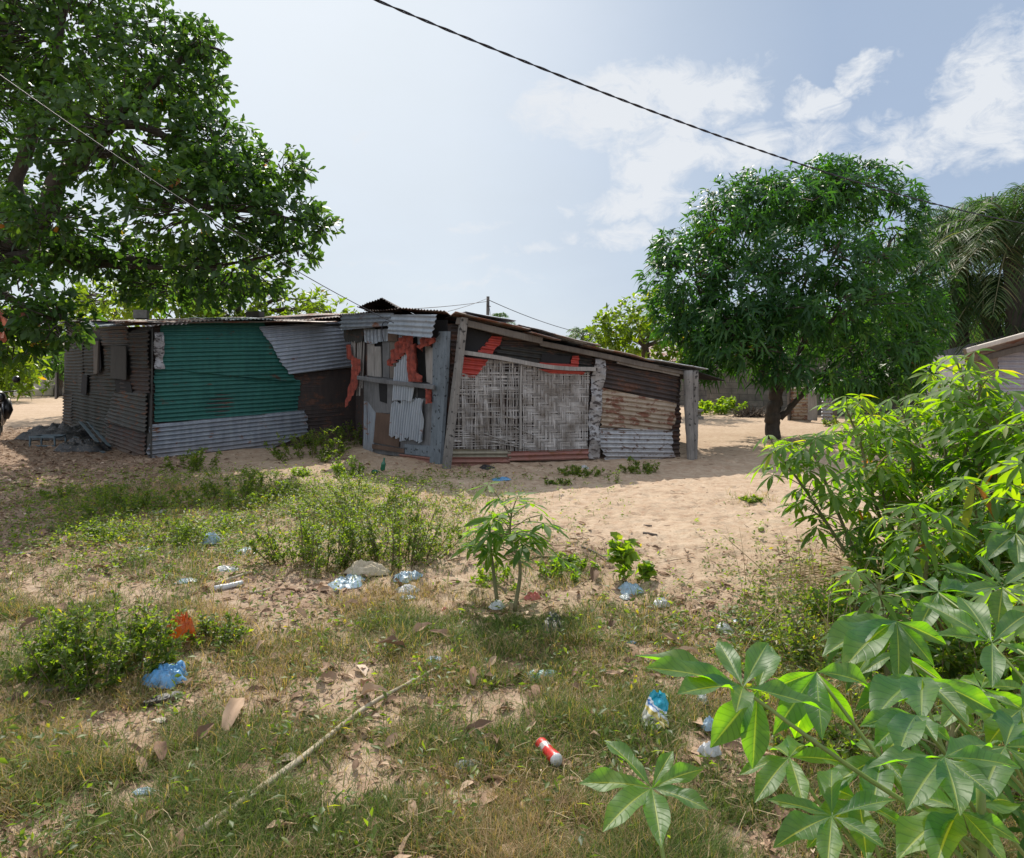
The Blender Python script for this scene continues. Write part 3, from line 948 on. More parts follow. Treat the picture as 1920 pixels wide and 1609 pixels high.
cloth('red_rag', DW, [(809.6, 633), (833, 633), (830, 641), (822, 651), (812, 648), (805.5, 662), (801, 649)], .15, M['rag'], 'red rag torn to a point under the eave')
cloth('red_rag', DW, [(812, 727), (823, 727), (825, 753), (818, 757), (814, 745)], .15, M['rag'], 'small red rag below the cross rail')
b0, b1 = DW.at(DW.uv(687, 708), .19), DW.at(DW.uv(832, 727), .19)
beam('cross_rail', b0, b1, .04, .075, M['plank'])
board('plank', DW, [(707, 832), (767, 841), (767, 849), (707, 840)], .08, .03, M['plank_brown'], 'rusty brown sill board')
board('plank', DW, [(768, 832), (820, 836), (820, 856), (769, 850)], .08, .03, M['plank_blue'])
sheet('plinth_sheet', DW, [(758, 850), (828, 858), (828, 872), (758, 863)], [(760, 856), (826, 865)], .10, M['pink_tin'])
board('door_jamb', DW, [(824, 640), (838, 628), (838, 740), (832, 868), (818, 866), (823, 760)], .09, .05, M['plank_blue'])
board('door_jamb', DW, [(838, 622), (855, 622), (852, 700), (840, 872), (831, 870), (838, 740)], .11, .06, M['plank_blue'])
# hanging tin fascias above the door
sheet('fascia_sheet', DW, [(662, 590), (762, 588), (752, 612), (664, 620)], [(664, 604), (757, 601)], .26, M['zinc'], jag=.03, label='grey tin fascia left of the door wall', dent=.04)
sheet('fascia_sheet', DW, [(764, 592), (850, 592), (839, 635), (752, 626)], [(760, 610), (845, 614)], .33, M['zinc_bright'], jag=.025, label='bright tin fascia over the door', pitch=.085, amp=.013, dent=.03)
# leaning corner post
pb0 = RW.at(RW.uv(832, 884), .30); pb1 = RW.at(RW.uv(866, 598), .20)
pb0[2] = -.03
beam('corner_post', pb0, pb1, .125, .115, M['post'], label='tall leaning square corner post', n=14)

# ---- right wall: woven matting and rusty sheets
sheet('wall_sheet', RW, [(846, 606), (1110, 664), (1110, 862), (846, 874)], [(846, 760), (1108, 760)], -.02, M['dark_rust'])
board('wall_board', RW, [(868, 612), (921, 628), (912, 646), (895, 660), (866, 660)], .03, .012, M['dark'], 'black board for the shade in the opening under the eave')  # darkness of the opening put into a black board
sheet('wall_sheet', RW, [(921, 630), (941, 632), (937, 646), (927, 654), (921, 668), (892, 664), (895.5, 657.5), (907.5, 645.6)], [(900, 655), (940, 660)], .05, M['red_tin'], label='red painted tin sheet above the rail', jag=.004, dent=.01)
sheet('wall_sheet', RW, [(861, 668), (914, 674), (906, 688), (888, 708), (858, 704)], [(862, 685), (910, 690)], .085, M['red_tin'], label='red painted tin sheet beside the corner post', jag=.004, dent=.01)
sheet('wall_sheet', RW, [(926, 668), (940, 650), (1016, 653), (1080, 666), (1108, 674), (1108, 692), (1011, 686)], [(930, 660), (1106, 684)], .03, M['grey_rust'])
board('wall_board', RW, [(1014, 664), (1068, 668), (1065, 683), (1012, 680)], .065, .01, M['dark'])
sheet('wall_sheet', RW, [(1009, 679), (1066.5, 683), (1070.5, 667.5), (1083, 667.5), (1081, 691), (1011, 684)], [(1012, 681), (1080, 688)], .09, M['red_tin'], label='narrow red tin strip over the rail', jag=.003, dent=.008)
sheet('wall_sheet', RW, [(1005, 692), (1093, 695), (1090, 703), (1029, 700)], [(1006, 694), (1090, 699)], .115, M['red_tin'], label='narrow red tin strip under the rail', jag=.003, dent=.008)
# bent rail
mbr = MB()
rp = smooth_path([RW.at(RW.uv(*p), .17) for p in [(864, 661), (931, 671), (1011, 686), (1060, 691), (1110, 692)]], 26)
k = len(rp)
hw = np.array([0, 0, .033]); dp = np.array([RW.n[0], RW.n[1], 0]) * .02
V = np.concatenate([rp + hw + dp, rp + hw - dp, rp - hw - dp, rp - hw + dp])
i = np.arange(k - 1)
Q = np.concatenate([np.stack([i + a * k, i + 1 + a * k, i + 1 + b * k, i + b * k], -1) for a, b in ((0, 1), (1, 2), (2, 3), (3, 0))])
mbr.add(V, Q)
mbr.build('rail', M['plank_pale'], shack, 'bent pale wooden rail across the matting', smooth=False)


# woven matting from real strips
def weave(name, wall, px, off, seed, loose, label, step=.0185, bund=4):
    r = np.random.default_rng(seed)
    pl = wall.poly(px)
    (s0, z0), (s1, z1) = pl.min(0), pl.max(0)
    n = len(pl)

    def inside_iv(axis_, val):
        out = []
        for i in range(n):
            a, b = pl[i], pl[(i + 1) % n]
            if (a[axis_] <= val) != (b[axis_] <= val):
                out.append(a[1 - axis_] + (b[1 - axis_] - a[1 - axis_]) * (val - a[axis_]) / (b[axis_] - a[axis_]))
        return (min(out), max(out)) if len(out) > 1 else None
    mb = MB()
    cell = step * bund
    for ax in (0, 1):
        lo, hi = (s0, s1) if ax == 0 else (z0, z1)
        cnt = int((hi - lo) / step)
        for k in range(cnt):
            val = lo + (k + .5) * step
            bi = k // bund
            iv = inside_iv(ax, val)
            if iv is None: continue
            gap = fbm(np.array(val * 4.), np.array(ax * 9.), seed, 2)
            if r.random() < loose * (.25 + 1.0 * (gap > .5)): continue
            m = max(3, int((iv[1] - iv[0]) / (cell / 2)) + 1)
            tt = np.linspace(iv[0], iv[1], m) 
            j = np.floor((tt - (z0 if ax == 0 else s0)) / cell + (.25))
            ph = (bi + j) if ax == 0 else (j + bi)
            over = ((bi * 1 + j * 1) % 4 < 2) if ax == 0 else ~((j * 1 + bi * 1) % 4 < 2)
            h = np.where(over, .012, -.006) + r.normal(0, .0012)
            drift = loose * .030 * (fbm(tt * 2.2 + k * .31, np.full(m, k * .17), seed + ax * 5 + 1, 2) - .5) * 2 + r.normal(0, .0012)
            if r.random() < loose * .25:
                drift = drift + np.linspace(0, r.normal(0, .05), m)
                h = h + .008
            if r.random() < loose * .6:     # broken strip
                a, b = sorted(r.uniform(0, 1, 2))
                keep = (np.linspace(0, 1, m) > a) if r.random() < .5 else (np.linspace(0, 1, m) < b)
                if keep.sum() < 3: continue
                tt, h, drift = tt[keep], h[keep], (drift[keep] if np.ndim(drift) else drift)
                m = len(tt)
            wd = step * r.uniform(.55, .92) / 2
            c = val + drift
            c = np.broadcast_to(c, (m,))
            if ax == 0:
                L = np.stack([c - wd, tt], -1); Rr = np.stack([c + wd, tt], -1)
            else:
                L = np.stack([tt, c - wd], -1); Rr = np.stack([tt, c + wd], -1)
            Mid = (L + Rr) / 2
            h = h + .045 * (fbm(Mid[:, 0] * 1.4, Mid[:, 1] * 1.4, seed + 31, 2) - .35)
            V = np.concatenate([wall.at(L, off + h), wall.at(Mid, off + h + .0025), wall.at(Rr, off + h)])
            i = np.arange(m - 1)
            mb.add(V, np.concatenate([np.stack([i, i + 1, i + 1 + m, i + m], -1), np.stack([i + m, i + 1 + m, i + 1 + 2 * m, i + 2 * m], -1)]),
                   tint=float(np.clip(r.normal(.5, .22), 0, 1)))
    return mb.build(name, M['bamboo'], shack, label)


m, t = mat_new('bamboo_strip')
at = t.n('ShaderNodeAttribute', attribute_name='tint').outputs['Fac']
ob = t.n('ShaderNodeTexCoord').outputs['Object']
c = t.ramp(at, [(0, (.13, .12, .115)), (.5, (.36, .345, .335)), (1, (.56, .54, .53))])
c = t.mix(t.ramp(t.noise(ob, 2.6, 6, .65), [(.40, 0), (.66, .8)]), c, (.105, .082, .062))
pb = t.n('ShaderNodeBsdfPrincipled', i_Roughness=.7)
t.set(pb.inputs['Base Color'], c)
t.n('ShaderNodeOutputMaterial', i_Surface=pb.outputs[0])
M['bamboo'] = m
weave('woven_panel', RW, [(858, 700), (890, 706), (914, 674), (985, 682), (985, 846), (846, 842)], .075, 5, .46, 'broken gappy woven cane matting')
weave('woven_panel', RW, [(978, 682), (1030, 697), (1102, 698), (1098, 843), (978, 846)], .085, 6, .12, 'tight woven cane matting')
beam('batten', RW.at(RW.uv(973, 684), .12), RW.at(RW.uv(972, 840), .12), .06, .03, M['plank_pale'])
for i, (x0, y0, x1, y1) in enumerate([(935, 690, 938, 800), (950, 700, 947, 830), (962, 690, 968, 760), (905, 812, 990, 838), (915, 826, 1000, 843), (960, 800, 1000, 815), (925, 775, 965, 785)]):
    beam('loose_cane', RW.at(RW.uv(x0, y0), .11), RW.at(RW.uv(x1, y1), .125), .018, .012, M['plank_pale'], n=5)
sheet('plinth_sheet', RW, [(847, 840), (953, 841), (952, 857), (849, 857)], [(850, 850), (950, 850)], .10, M['sage_tin'], jag=.02)
sheet('plinth_sheet', RW, [(838, 855), (952, 855), (952, 871), (838, 876)], [(842, 864), (950, 863)], .12, M['pink_tin'], jag=.02)
sheet('plinth_sheet', RW, [(950, 844), (1100, 840), (1100, 860), (951, 864)], [(955, 854), (1098, 850)], .11, M['pink_tin'], jag=.02, label='faded red tin strip under the matting')
# right end of the wall
sheet('wall_sheet', RW, [(1100, 664), (1276, 700), (1276, 864), (1100, 864)], [(1100, 800), (1270, 800)], .0, M['dark_rust'])
cloth('crumpled_flashing', RW, [(1112, 672), (1132, 674), (1130, 705), (1124, 742), (1121, 800), (1120, 860), (1099, 858), (1101, 771), (1105, 708)], .10, M['foil'], 'crumpled silver flashing strip', amp=.03, freq=(1, 10))
sheet('wall_sheet', RW, [(1127, 683), (1268, 706), (1265, 757), (1188, 738), (1129, 726)], [(1130, 700), (1264, 725)], .06, M['dark_rust'], label='dark brown sheet with grey scrapes')
sheet('wall_sheet', RW, [(1124.5, 727), (1264, 756), (1264, 792), (1251, 807), (1122, 801)], [(1124, 762), (1262, 778)], .085, M['tan_rust'], label='tan tin sheet with broad rust patches', jag=.03, dent=.03)
sheet('wall_sheet', RW, [(1121, 802), (1259, 806), (1257, 860), (1131, 865), (1119, 835)], [(1122, 830), (1257, 832)], .11, M['zinc_spot'], label='silver tin sheet spotted with dark rust', jag=.03, dent=.03)
beam('batten', RW.at(RW.uv(1152, 678), .12), RW.at(RW.uv(1268, 702), .12), .05, .08, M['plank_pale'])
q0 = RW.at(RW.uv(1279, 871), .32); q1 = RW.at(RW.uv(1281, 695), .22)
q0[2] = -.05
mbq = MB()
tube(mbq, curve_pts(q0, q1 - [.02, 0, 0], 14, wob=.006), np.linspace(.062, .085, 14), 10)
tube(mbq, curve_pts(q0 + [.075, .06, 0], q1 + [.10, .06, .0], 14, wob=.006), np.linspace(.050, .078, 14), 10)
mbq.build('end_post', M['post'], shack, 'thick pale forked end post with dark knots')
beam('wall_plate', RW.at(RW.uv(852, 603), .20), RW.at(RW.uv(1010, 640), .20), .07, .11, M['post_dark'], n=12)
beam('wall_plate', RW.at(RW.uv(1008, 645), .17), RW.at(RW.uv(1296, 702), .17), .06, .09, M['post_dark'], n=12)


# ---- roof sheets: corrugated quads in space
def roof_sheet(p00, p10, p11, p01, mat, label=None, pitch=.076, amp=.011, dent=.03, along='v', seed=1, droop=0.0, bend=None, name='roof_sheet'):
    """p00-p10 is the front edge, p01-p11 the back; corrugations run front to back ('v') or along the front ('u')"""
    p00, p10, p11, p01 = [np.asarray(p, float) for p in (p00, p10, p11, p01)]
    lu = np.linalg.norm(p10 - p00); lv = np.linalg.norm(p01 - p00)
    if along == 'v':
        nu, nv = int(lu / pitch * 7) + 2, max(5, int(lv / .12))
    else:
        nu, nv = max(5, int(lu / .12)), int(lv / pitch * 7) + 2
    u, v = np.meshgrid(np.linspace(0, 1, nu), np.linspace(0, 1, nv), indexing='ij')
    jag = (vnoise(u * lu * 9, u * 0 + 1, seed + 3) - .5) * .05 * (1 - v) if along == 'v' else 0
    vv = v + (jag / max(lv, .1))
    X = ((1 - u) * (1 - vv))[..., None] * p00 + (u * (1 - vv))[..., None] * p10 + (u * vv)[..., None] * p11 + ((1 - u) * vv)[..., None] * p01
    nrm = norm(np.cross(p10 - p00, p01 - p00))
    if nrm[2] < 0: nrm = -nrm
    q = (u * lu if along == 'v' else v * lv)
    h = amp * np.sin(q / pitch * 2 * math.pi) + dent * 2 * (fbm(u * lu * 1.4 + seed, v * lv * 1.1, seed, 3) - .5)
    if bend is not None: h = h + bend(u, v)
    X = X + nrm * h[..., None]
    X[..., 2] -= droop * (1 - v) ** 2 * (.5 + vnoise(u * lu * 1.3, u * 0, seed + 8))
    idx = np.arange(nu * nv).reshape(nu, nv)
    Q = np.stack([idx[:-1, :-1], idx[1:, :-1], idx[1:, 1:], idx[:-1, 1:]], -1).reshape(-1, 4)
    me = mesh_arrays(name, X.reshape(-1, 3), Q, None, None, mat)
    return link(name, me, shack, label)


def edge(wall, px, py, off):
    return wall.at(wall.uv(px, py), off)


# left roof: front edge above the green wall, back edge rising slightly
def fw_roof(x0, x1, y0, y1, off, back, rise, mat, lab=None, seed=1, droop=.0, along='v', amp=.011):
    a = edge(FW, x0, y0, off); b = edge(FW, x1, y1, off)
    bk = np.array([-FW.n[0] * back, -FW.n[1] * back, rise])
    return roof_sheet(a, b, b + bk, a + bk, mat, lab, seed=seed, droop=droop, along=along, amp=amp)


fw_roof(262, 345, 607, 601, .34, 2.6, .10, M['roof_rust'], 'brown roof sheet with a drooping front edge', 11, .06)
fw_roof(335, 425, 598, 599, .28, 2.6, .12, M['roof_rust'], None, 12, .05)
fw_roof(415, 505, 597, 598, .30, 2.6, .12, M['zinc_bright'], 'pale zinc roof sheet above the green wall', 13, .03)
fw_roof(495, 590, 596, 596, .26, 2.6, .12, M['roof_rust'], None, 14, .04)
fw_roof(580, 676, 595, 588, .30, 2.6, .12, M['roof_rust'], 'red-brown roof sheet beside the raised peak', 15, .03)


def lw_roof(x0, x1, y0, y1, off, mat, lab=None, seed=1, droop=.0):
    a = edge(LW, x0, y0, off); b = edge(LW, x1, y1, off)
    bk = np.array([3.0, 2.0, .10])
    return roof_sheet(a, b, b + bk, a + bk, mat, lab, seed=seed, droop=droop)


lw_roof(120, 176, 606, 602, .25, M['grey_rust'], None, 21)
lw_roof(166, 205, 602, 600, .25, M['roof_rust'], None, 22, .02)
lw_roof(196, 243, 601, 600, .45, M['zinc_bright'], 'white-grey roof sheet bent down at the side', 23, .12)
lw_roof(236, 286, 600, 603, .30, M['roof_rust'], None, 24, .05)
# middle roof over the door, edges to the front
dd = np.array([.45, 4.6, -.12])
a0, a1, a2, a3 = edge(DW, 655, 592, .30), edge(DW, 712, 585, .34), edge(DW, 775, 581, .34), edge(DW, 856, 589, .30)
roof_sheet(a0, a1 + [.08, 0, 0], a1 + dd + [.08, 0, 0], a0 + dd, M['roof_rust'], None, seed=31)
roof_sheet(a1, a2 + [.08, 0, .01], a2 + dd, a1 + dd, M['dark_rust'], None, seed=32)
roof_sheet(a2 + [0, 0, .03], a3 + [.05, 0, .03], a3 + dd + [0, 0, .03], a2 + dd + [0, 0, .03], M['roof_rust'], 'dark rusty roof sheet over the corner post', seed=33)
# raised bent sheet: the little peak
e0, e1 = edge(DW, 688, 577, .22), edge(DW, 770, 582, .22)
roof_sheet(e0, e1, e1 + [.3, 2.4, -.1], e0 + [.3, 2.4, -.1], M['dark_rust'], 'bent dark sheet standing up as a small peak', seed=34, dent=.0,
           bend=lambda u, v: .19 * np.where(u < .55, u / .55, (1 - u) / .45) ** 1.0 * (1 - .3 * v))
# right roof slopes down to the end post; corrugations follow the slope
def rw_roof(px0, py0, px1, py1, off, back, drop, mat, lab=None, seed=1, lift=0.0, droop=0.0):
    a = edge(RW, px0, py0, off); b = edge(RW, px1, py1, off)
    a[2] += lift; b[2] += lift
    bk = np.array([-RW.n[0] * back, -RW.n[1] * back, drop])
    return roof_sheet(a, b, b + bk, a + bk, mat, lab, seed=seed, along='u', dent=.025, droop=droop)


rw_roof(848, 588, 985, 618, .34, 4.6, -.05, M['roof_rust'], None, 41)
rw_roof(868, 588, 960, 606, .30, 2.2, .05, M['zinc_bright'], 'bright zinc sheet lying on the upper slope', 46, .02)
rw_roof(965, 612, 1105, 650, .30, 4.6, -.05, M['zinc_spot'], None, 42, .01)
rw_roof(985, 624, 1040, 638, .38, .9, .04, M['roof_rust'], None, 47, -.01)
rw_roof(1030, 632, 1112, 653, .36, 1.2, .06, M['roof_rust'], 'rust-red sheet loose on the lower slope', 48, .02)
rw_roof(1090, 648, 1215, 677, .30, 4.5, -.03, M['roof_rust'], None, 43)
rw_roof(1200, 674, 1312, 693, .30, 4.5, -.02, M['zinc_spot'], 'thin pale sheet at the low end of the roof', 44)
rw_roof(1226, 684, 1300, 700, .24, 3.2, -.02, M['grey_rust'], None, 49, -.012)
rw_roof(1298, 697, 1346, 713, .26, 2.6, .02, M['grey_rust'], 'drooping sheet overhanging beyond the end post', 45)

# raw roof deck that keeps the light out
mbd = MB()
zt = np.array(ztop) - .03
rg = np.array(ring)
V = np.c_[rg, zt]
V = np.concatenate([V, [[inset[0], inset[1], 2.5]]])
mbd.add(V, None, np.array([[i, (i + 1) % 8, 8] for i in range(8)]))
mbd.build('roof_deck', M['dark'], shack, smooth=False)


def block(name, c, size, rot, mat, label, cat, group=None):
    bm = bmesh.new()
    bmesh.ops.create_cube(bm, size=1)
    bmesh.ops.scale(bm, vec=size, verts=bm.verts)
    bmesh.ops.bevel(bm, geom=bm.edges[:], offset=.008, segments=2, affect='EDGES')
    # two hollow cores
    from mathutils import Matrix
    bmesh.ops.rotate(bm, verts=bm.verts, cent=(0, 0, 0), matrix=Matrix.Rotation(rot, 3, 'Z'))
    bmesh.ops.translate(bm, verts=bm.verts, vec=(0, 0, size[2] / 2))
    me = bpy.data.meshes.new(name)
    bm.to_mesh(me); bm.free()
    me.materials.append(mat)
    o = bpy.data.objects.new(name, me)
    COL.objects.link(o)
    o.location = [float(x) for x in c]
    return tag(o, label, cat, group)


M['concrete'] = plain_mat('concrete', (.30, .285, .26), .9, .45, 14, bump=.5)
M['concrete_dark'] = plain_mat('dark_concrete', (.10, .095, .085), .9, .5, 9, bump=.5)
b = edge(FW, 258, 599, -.5); b[2] = 2.60
block('concrete_block', P(265, 598, 13.6), (.24, .36, .16), .35, M['concrete'], 'grey concrete block holding down the roof above the white corner flashing', 'concrete block', 'weights on the roof')
block('concrete_block', P(478, 595, 15.1), (.32, .22, .12), -.2, M['concrete_dark'], 'dark flat concrete block on the roof above the tilted silver sheet', 'concrete block', 'weights on the roof')


# ------------------------------------------------------------------ trees
def crown(lobes, per_m2, rad_in=.55, seed=1, gap=.42):
    """tip points and outward directions on ragged lobes"""
    r = np.random.default_rng(seed)
    Ps, Ds, Cs = [], [], []
    for (c, rr) in lobes:
        c = np.asarray(c); rr = np.asarray(rr)
        n = int(per_m2 * 4 * (rr[0] * rr[1] + rr[0] * rr[2] + rr[1] * rr[2]))
        d = rand_dirs(n, r)
        q = (rad_in + (1.04 - rad_in) * r.uniform(0, 1, n) ** .6)
        bump = .68 + .62 * fbm(d[:, 0] * 2.3 + c[0] * 3, d[:, 2] * 2.3 + d[:, 1] * 1.9 + c[2], seed + 5, 3)
        p = c + d * rr * (q * bump)[:, None]
        k = fbm(p[:, 0] * 1.25 + p[:, 1] * .5, p[:, 2] * 1.25 + p[:, 1] * .35, seed + 2, 3)
        keep = k > gap * r.uniform(.75, 1.1, n)
        Ps.append(p[keep]); Ds.append(norm(d / rr)[keep]); Cs.append(np.broadcast_to(c, p.shape)[keep])
    return np.concatenate(Ps), np.concatenate(Ds), np.concatenate(Cs)


def rosettes(mb, tips, dirs, m, L, Wd, shape, upbias=.3, spread=.9, droop=.2, K=3, fold=.2, hue=None, r=rng, jitter=.06):
    n = len(tips)
    ax = norm(dirs + np.array([0, 0, upbias]) + r.normal(0, .25, (n, 3)))
    ref = rand_dirs(n, r)
    s = norm(np.cross(ax, ref)); q = np.cross(ax, s)
    PP, DD, NN, TT = [], [], [], []
    base_t = r.beta(2, 2.2, n) * .75
    base_t = base_t + .9 * (fbm(tips[:, 0] * .9 + tips[:, 1] * .6, tips[:, 2] * .9 - tips[:, 1] * .3, 77, 3) - .5)
    for k in range(m):
        a = 2 * math.pi * k / m + r.uniform(-.5, .5, n)
        rad = np.cos(a)[:, None] * s + np.sin(a)[:, None] * q
        sp = spread * r.uniform(.6, 1.25, n)[:, None]
        D = norm(ax * (1 - .5 * sp) + rad * sp)
        PP.append(tips + r.normal(0, jitter, (n, 3)))
        DD.append(D); NN.append(norm(ax * sp - rad * .4 + r.normal(0, .15, (n, 3))))
        TT.append(np.clip(np.clip(base_t + r.normal(0, .13, n), 0, .88) + (r.random(n) < .006) * .5, 0, 1))
    PP = np.concatenate(PP); DD = np.concatenate(DD); NN = np.concatenate(NN); TT = np.concatenate(TT)
    keep = r.random(len(PP)) < .88
    PP, DD, NN, TT = PP[keep], DD[keep], NN[keep], TT[keep]
    nn = len(PP)
    leaves(mb, PP, DD, NN, L * r.uniform(.65, 1.2, nn), Wd * r.uniform(.75, 1.15, nn), K, 1, fold, droop * r.uniform(.4, 1.6, nn), shape, TT)


def lobe(px, py, d, rx, ry, rd):
    return (P(px, py, d), np.array([rx / F * d, rd, ry / F * d]))


def twigs(mb, tips, cs, r, frac=.5, rad=.008):
    n = len(tips)
    sel = r.random(n) < frac
    for p, c in zip(tips[sel], cs[sel]):
        q = p + (c - p) * r.uniform(.35, .7)
        mid = (p + q) / 2 + r.normal(0, .06, 3) - [0, 0, .04]
        tube(mb, np.array([q, mid, p]), [rad * 1.8, rad * 1.3, rad * .7], 4, cap=False)


def limb(tr, ctrl, r0, r1, sides=9, n=18, name='limb'):
    pts = smooth_path(ctrl, n)
    pts[1:-1] += rng.normal(0, r0 * .12, (n - 2, 3))
    rr = np.linspace(r0, r1, n) * (1 + rng.normal(0, .05, n))
    mb = MB()
    tube(mb, pts, rr, sides)
    return mb.build(name, M['bark'], tr)


# --- big almond tree at the left
r_ = np.random.default_rng(3)
T0 = np.array([-11.6, 14.6, 0])
T0[2] = float(gz(T0[0], T0[1]))
tree = thing('almond_tree', 'huge broad leaved tree spreading over the left end of the shack', 'tree', T0)
LOB = [lobe(-120, 120, 14, 240, 190, 2.6), lobe(120, 70, 14, 200, 130, 2.2), (P(60, -140, 14.2), np.array([3.0, 2.6, 1.6])), lobe(300, 130, 13.6, 110, 90, 1.5), lobe(372, 72, 13.4, 46, 30, .5), lobe(385, 90, 13.2, 40, 24, .5),
       lobe(398, 165, 13.4, 34, 26, .45), lobe(230, 250, 13, 180, 105, 1.8), lobe(400, 270, 13.4, 75, 62, 1.1), lobe(430, 330, 13, 85, 60, 1.2), lobe(515, 315, 13.2, 62, 34, .7),
       lobe(565, 312, 13.2, 22, 20, .3), lobe(380, 400, 12.8, 150, 80, 1.6), lobe(540, 405, 13, 70, 46, .8), lobe(600, 425, 13, 34, 22, .35), lobe(555, 475, 13.2, 44, 30, .5),
       lobe(440, 500, 13.4, 120, 62, 1.3), lobe(90, 420, 13, 120, 60, 1.4), lobe(30, 560, 11.4, 105, 60, 1.0), lobe(105, 600, 11.3, 58, 38, .7), lobe(20, 640, 12, 60, 30, .8), lobe(50, 480, 14, 120, 40, 1.4),
       lobe(240, 480, 14.2, 130, 40, 1.0), lobe(-100, 380, 15, 160, 130, 2), lobe(330, 540, 14.5, 130, 36, 1.0)]
tips, dirs, cs = crown(LOB, 17.0, .45, 11, .37)
mb = MB()
rosettes(mb, tips, dirs, 7, .19, .092, 'obov', .35, .85, .16, 3, .25, None, r_, .05)
crown_mb, crown_m = mb, M['almond']
mb = MB()
fork = P(10, 470, 14.6)
tr_base = T0
limb(tree, [tr_base - [0, 0, .1], tr_base + [.15, 0, 1.0], tr_base + [.5, 0, 2.3], fork + [-.7, 0, -.3]], .42, .30, 12, name='trunk')
f0 = fork + [-.7, 0, -.3]
limb(tree, [f0, P(60, 430, 14.4), P(120, 330, 14.2), P(165, 285, 14), P(230, 210, 13.8)], .26, .11)
limb(tree, [P(120, 330, 14.2), P(190, 250, 13.8), P(260, 235, 13.4), P(370, 290, 13.2), P(470, 310, 13.1)], .13, .03)
limb(tree, [P(60, 430, 14.4), P(30, 350, 14.4), P(60, 250, 14.2), P(100, 120, 14), P(130, 0, 14)], .17, .06)
limb(tree, [P(165, 285, 14), P(250, 300, 13.5), P(360, 380, 13), P(500, 400, 13), P(600, 425, 13)], .10, .015)
limb(tree, [P(230, 210, 13.8), P(300, 150, 13.6), P(370, 90, 13.4), P(425, 100, 13.3)], .09, .014)
limb(tree, [f0, P(80, 480, 14.2), P(160, 490, 14.1), P(260, 485, 14.0), P(330, 515, 14), P(360, 540, 14)], .16, .05)
limb(tree, [P(160, 490, 14.1), P(250, 500, 13.8), P(400, 500, 13.4), P(540, 470, 13.2)], .08, .015)
limb(tree, [P(75, 425, 14.3), P(100, 405, 14.1), P(118, 420, 14), P(125, 455, 13.9)], .08, .05)
limb(tree, [f0, P(-40, 520, 13), P(20, 560, 12), P(100, 600, 11.4)], .12, .03)
limb(tree, [f0, P(-90, 380, 15), P(-140, 250, 15)], .2, .08)
limb(tree, [P(250, 300, 13.5), P(300, 340, 13.3), P(400, 350, 13), P(450, 330, 13)], .06, .015)
mb = MB()
twigs(mb, tips, cs, r_, .35)
crown_mb.build_two(mb, 'crown', crown_m, M['bark'], tree)
# a few red autumn leaves low at the frame edge
mb = MB()
k = 14
pp = P(5, 608, 10.9) + r_.normal(0, .10, (k, 3))
leaves(mb, pp, rand_dirs(k, r_), rand_dirs(k, r_), .2, .11, 3, 1, .2, .3, 'obov', np.full(k, .8))
pp = P(62, 640, 12.2) + r_.normal(0, .10, (k, 3))
leaves(mb, pp, rand_dirs(k, r_), rand_dirs(k, r_), .2, .11, 3, 1, .2, .3, 'obov', np.full(k, .1))
M['autumn'] = leaf_mat('autumn_leaf', [(0, (.38, .25, .03)), (1, (.40, .10, .10))], .45, (1.3, 1.2, .9))
mb.build('autumn_leaves', M['autumn'], tree, 'yellow and red old leaves')

# --- light green tree standing behind the shack
T1 = np.array([-9.0, 24.5, 0.0])
tree = thing('almond_tree', 'sunlit bright green tree seen over the roof behind the shack', 'tree', T1)
LOB = [lobe(x, y, d, rx, ry, 1.6) for (x, y, d, rx, ry) in [(220, 560, 24, 90, 50), (330, 570, 23.5, 90, 40), (450, 560, 24, 90, 45), (550, 570, 23.5, 70, 36), (620, 585, 23.5, 34, 22), (380, 520, 25, 140, 50), (180, 600, 25, 60, 40), (480, 610, 24, 160, 30)]]
tips, dirs, cs = crown(LOB, 6.5, .45, 21, .36)
mb = MB()
rosettes(mb, tips, dirs, 7, .28, .14, 'obov', .35, .85, .2, 2, .25, None, r_, .08)
crown_mb, crown_m = mb, M['almond_far']
mb = MB()
limb(tree, [T1, T1 + [.1, 0, 1.6], P(440, 600, 24.2)], .24, .17, name='trunk')
for tx, ty in [(230, 550), (330, 560), (470, 530), (560, 560), (620, 585)]:
    limb(tree, [P(440, 605, 24.2), P((440 + tx) / 2, (600 + ty) / 2 - 12, 24), P(tx, ty, 23.8)], .12, .03)
mb = MB()
twigs(mb, tips, cs, r_, .2, .012)
crown_mb.build_two(mb, 'crown', crown_m, M['bark'], tree)

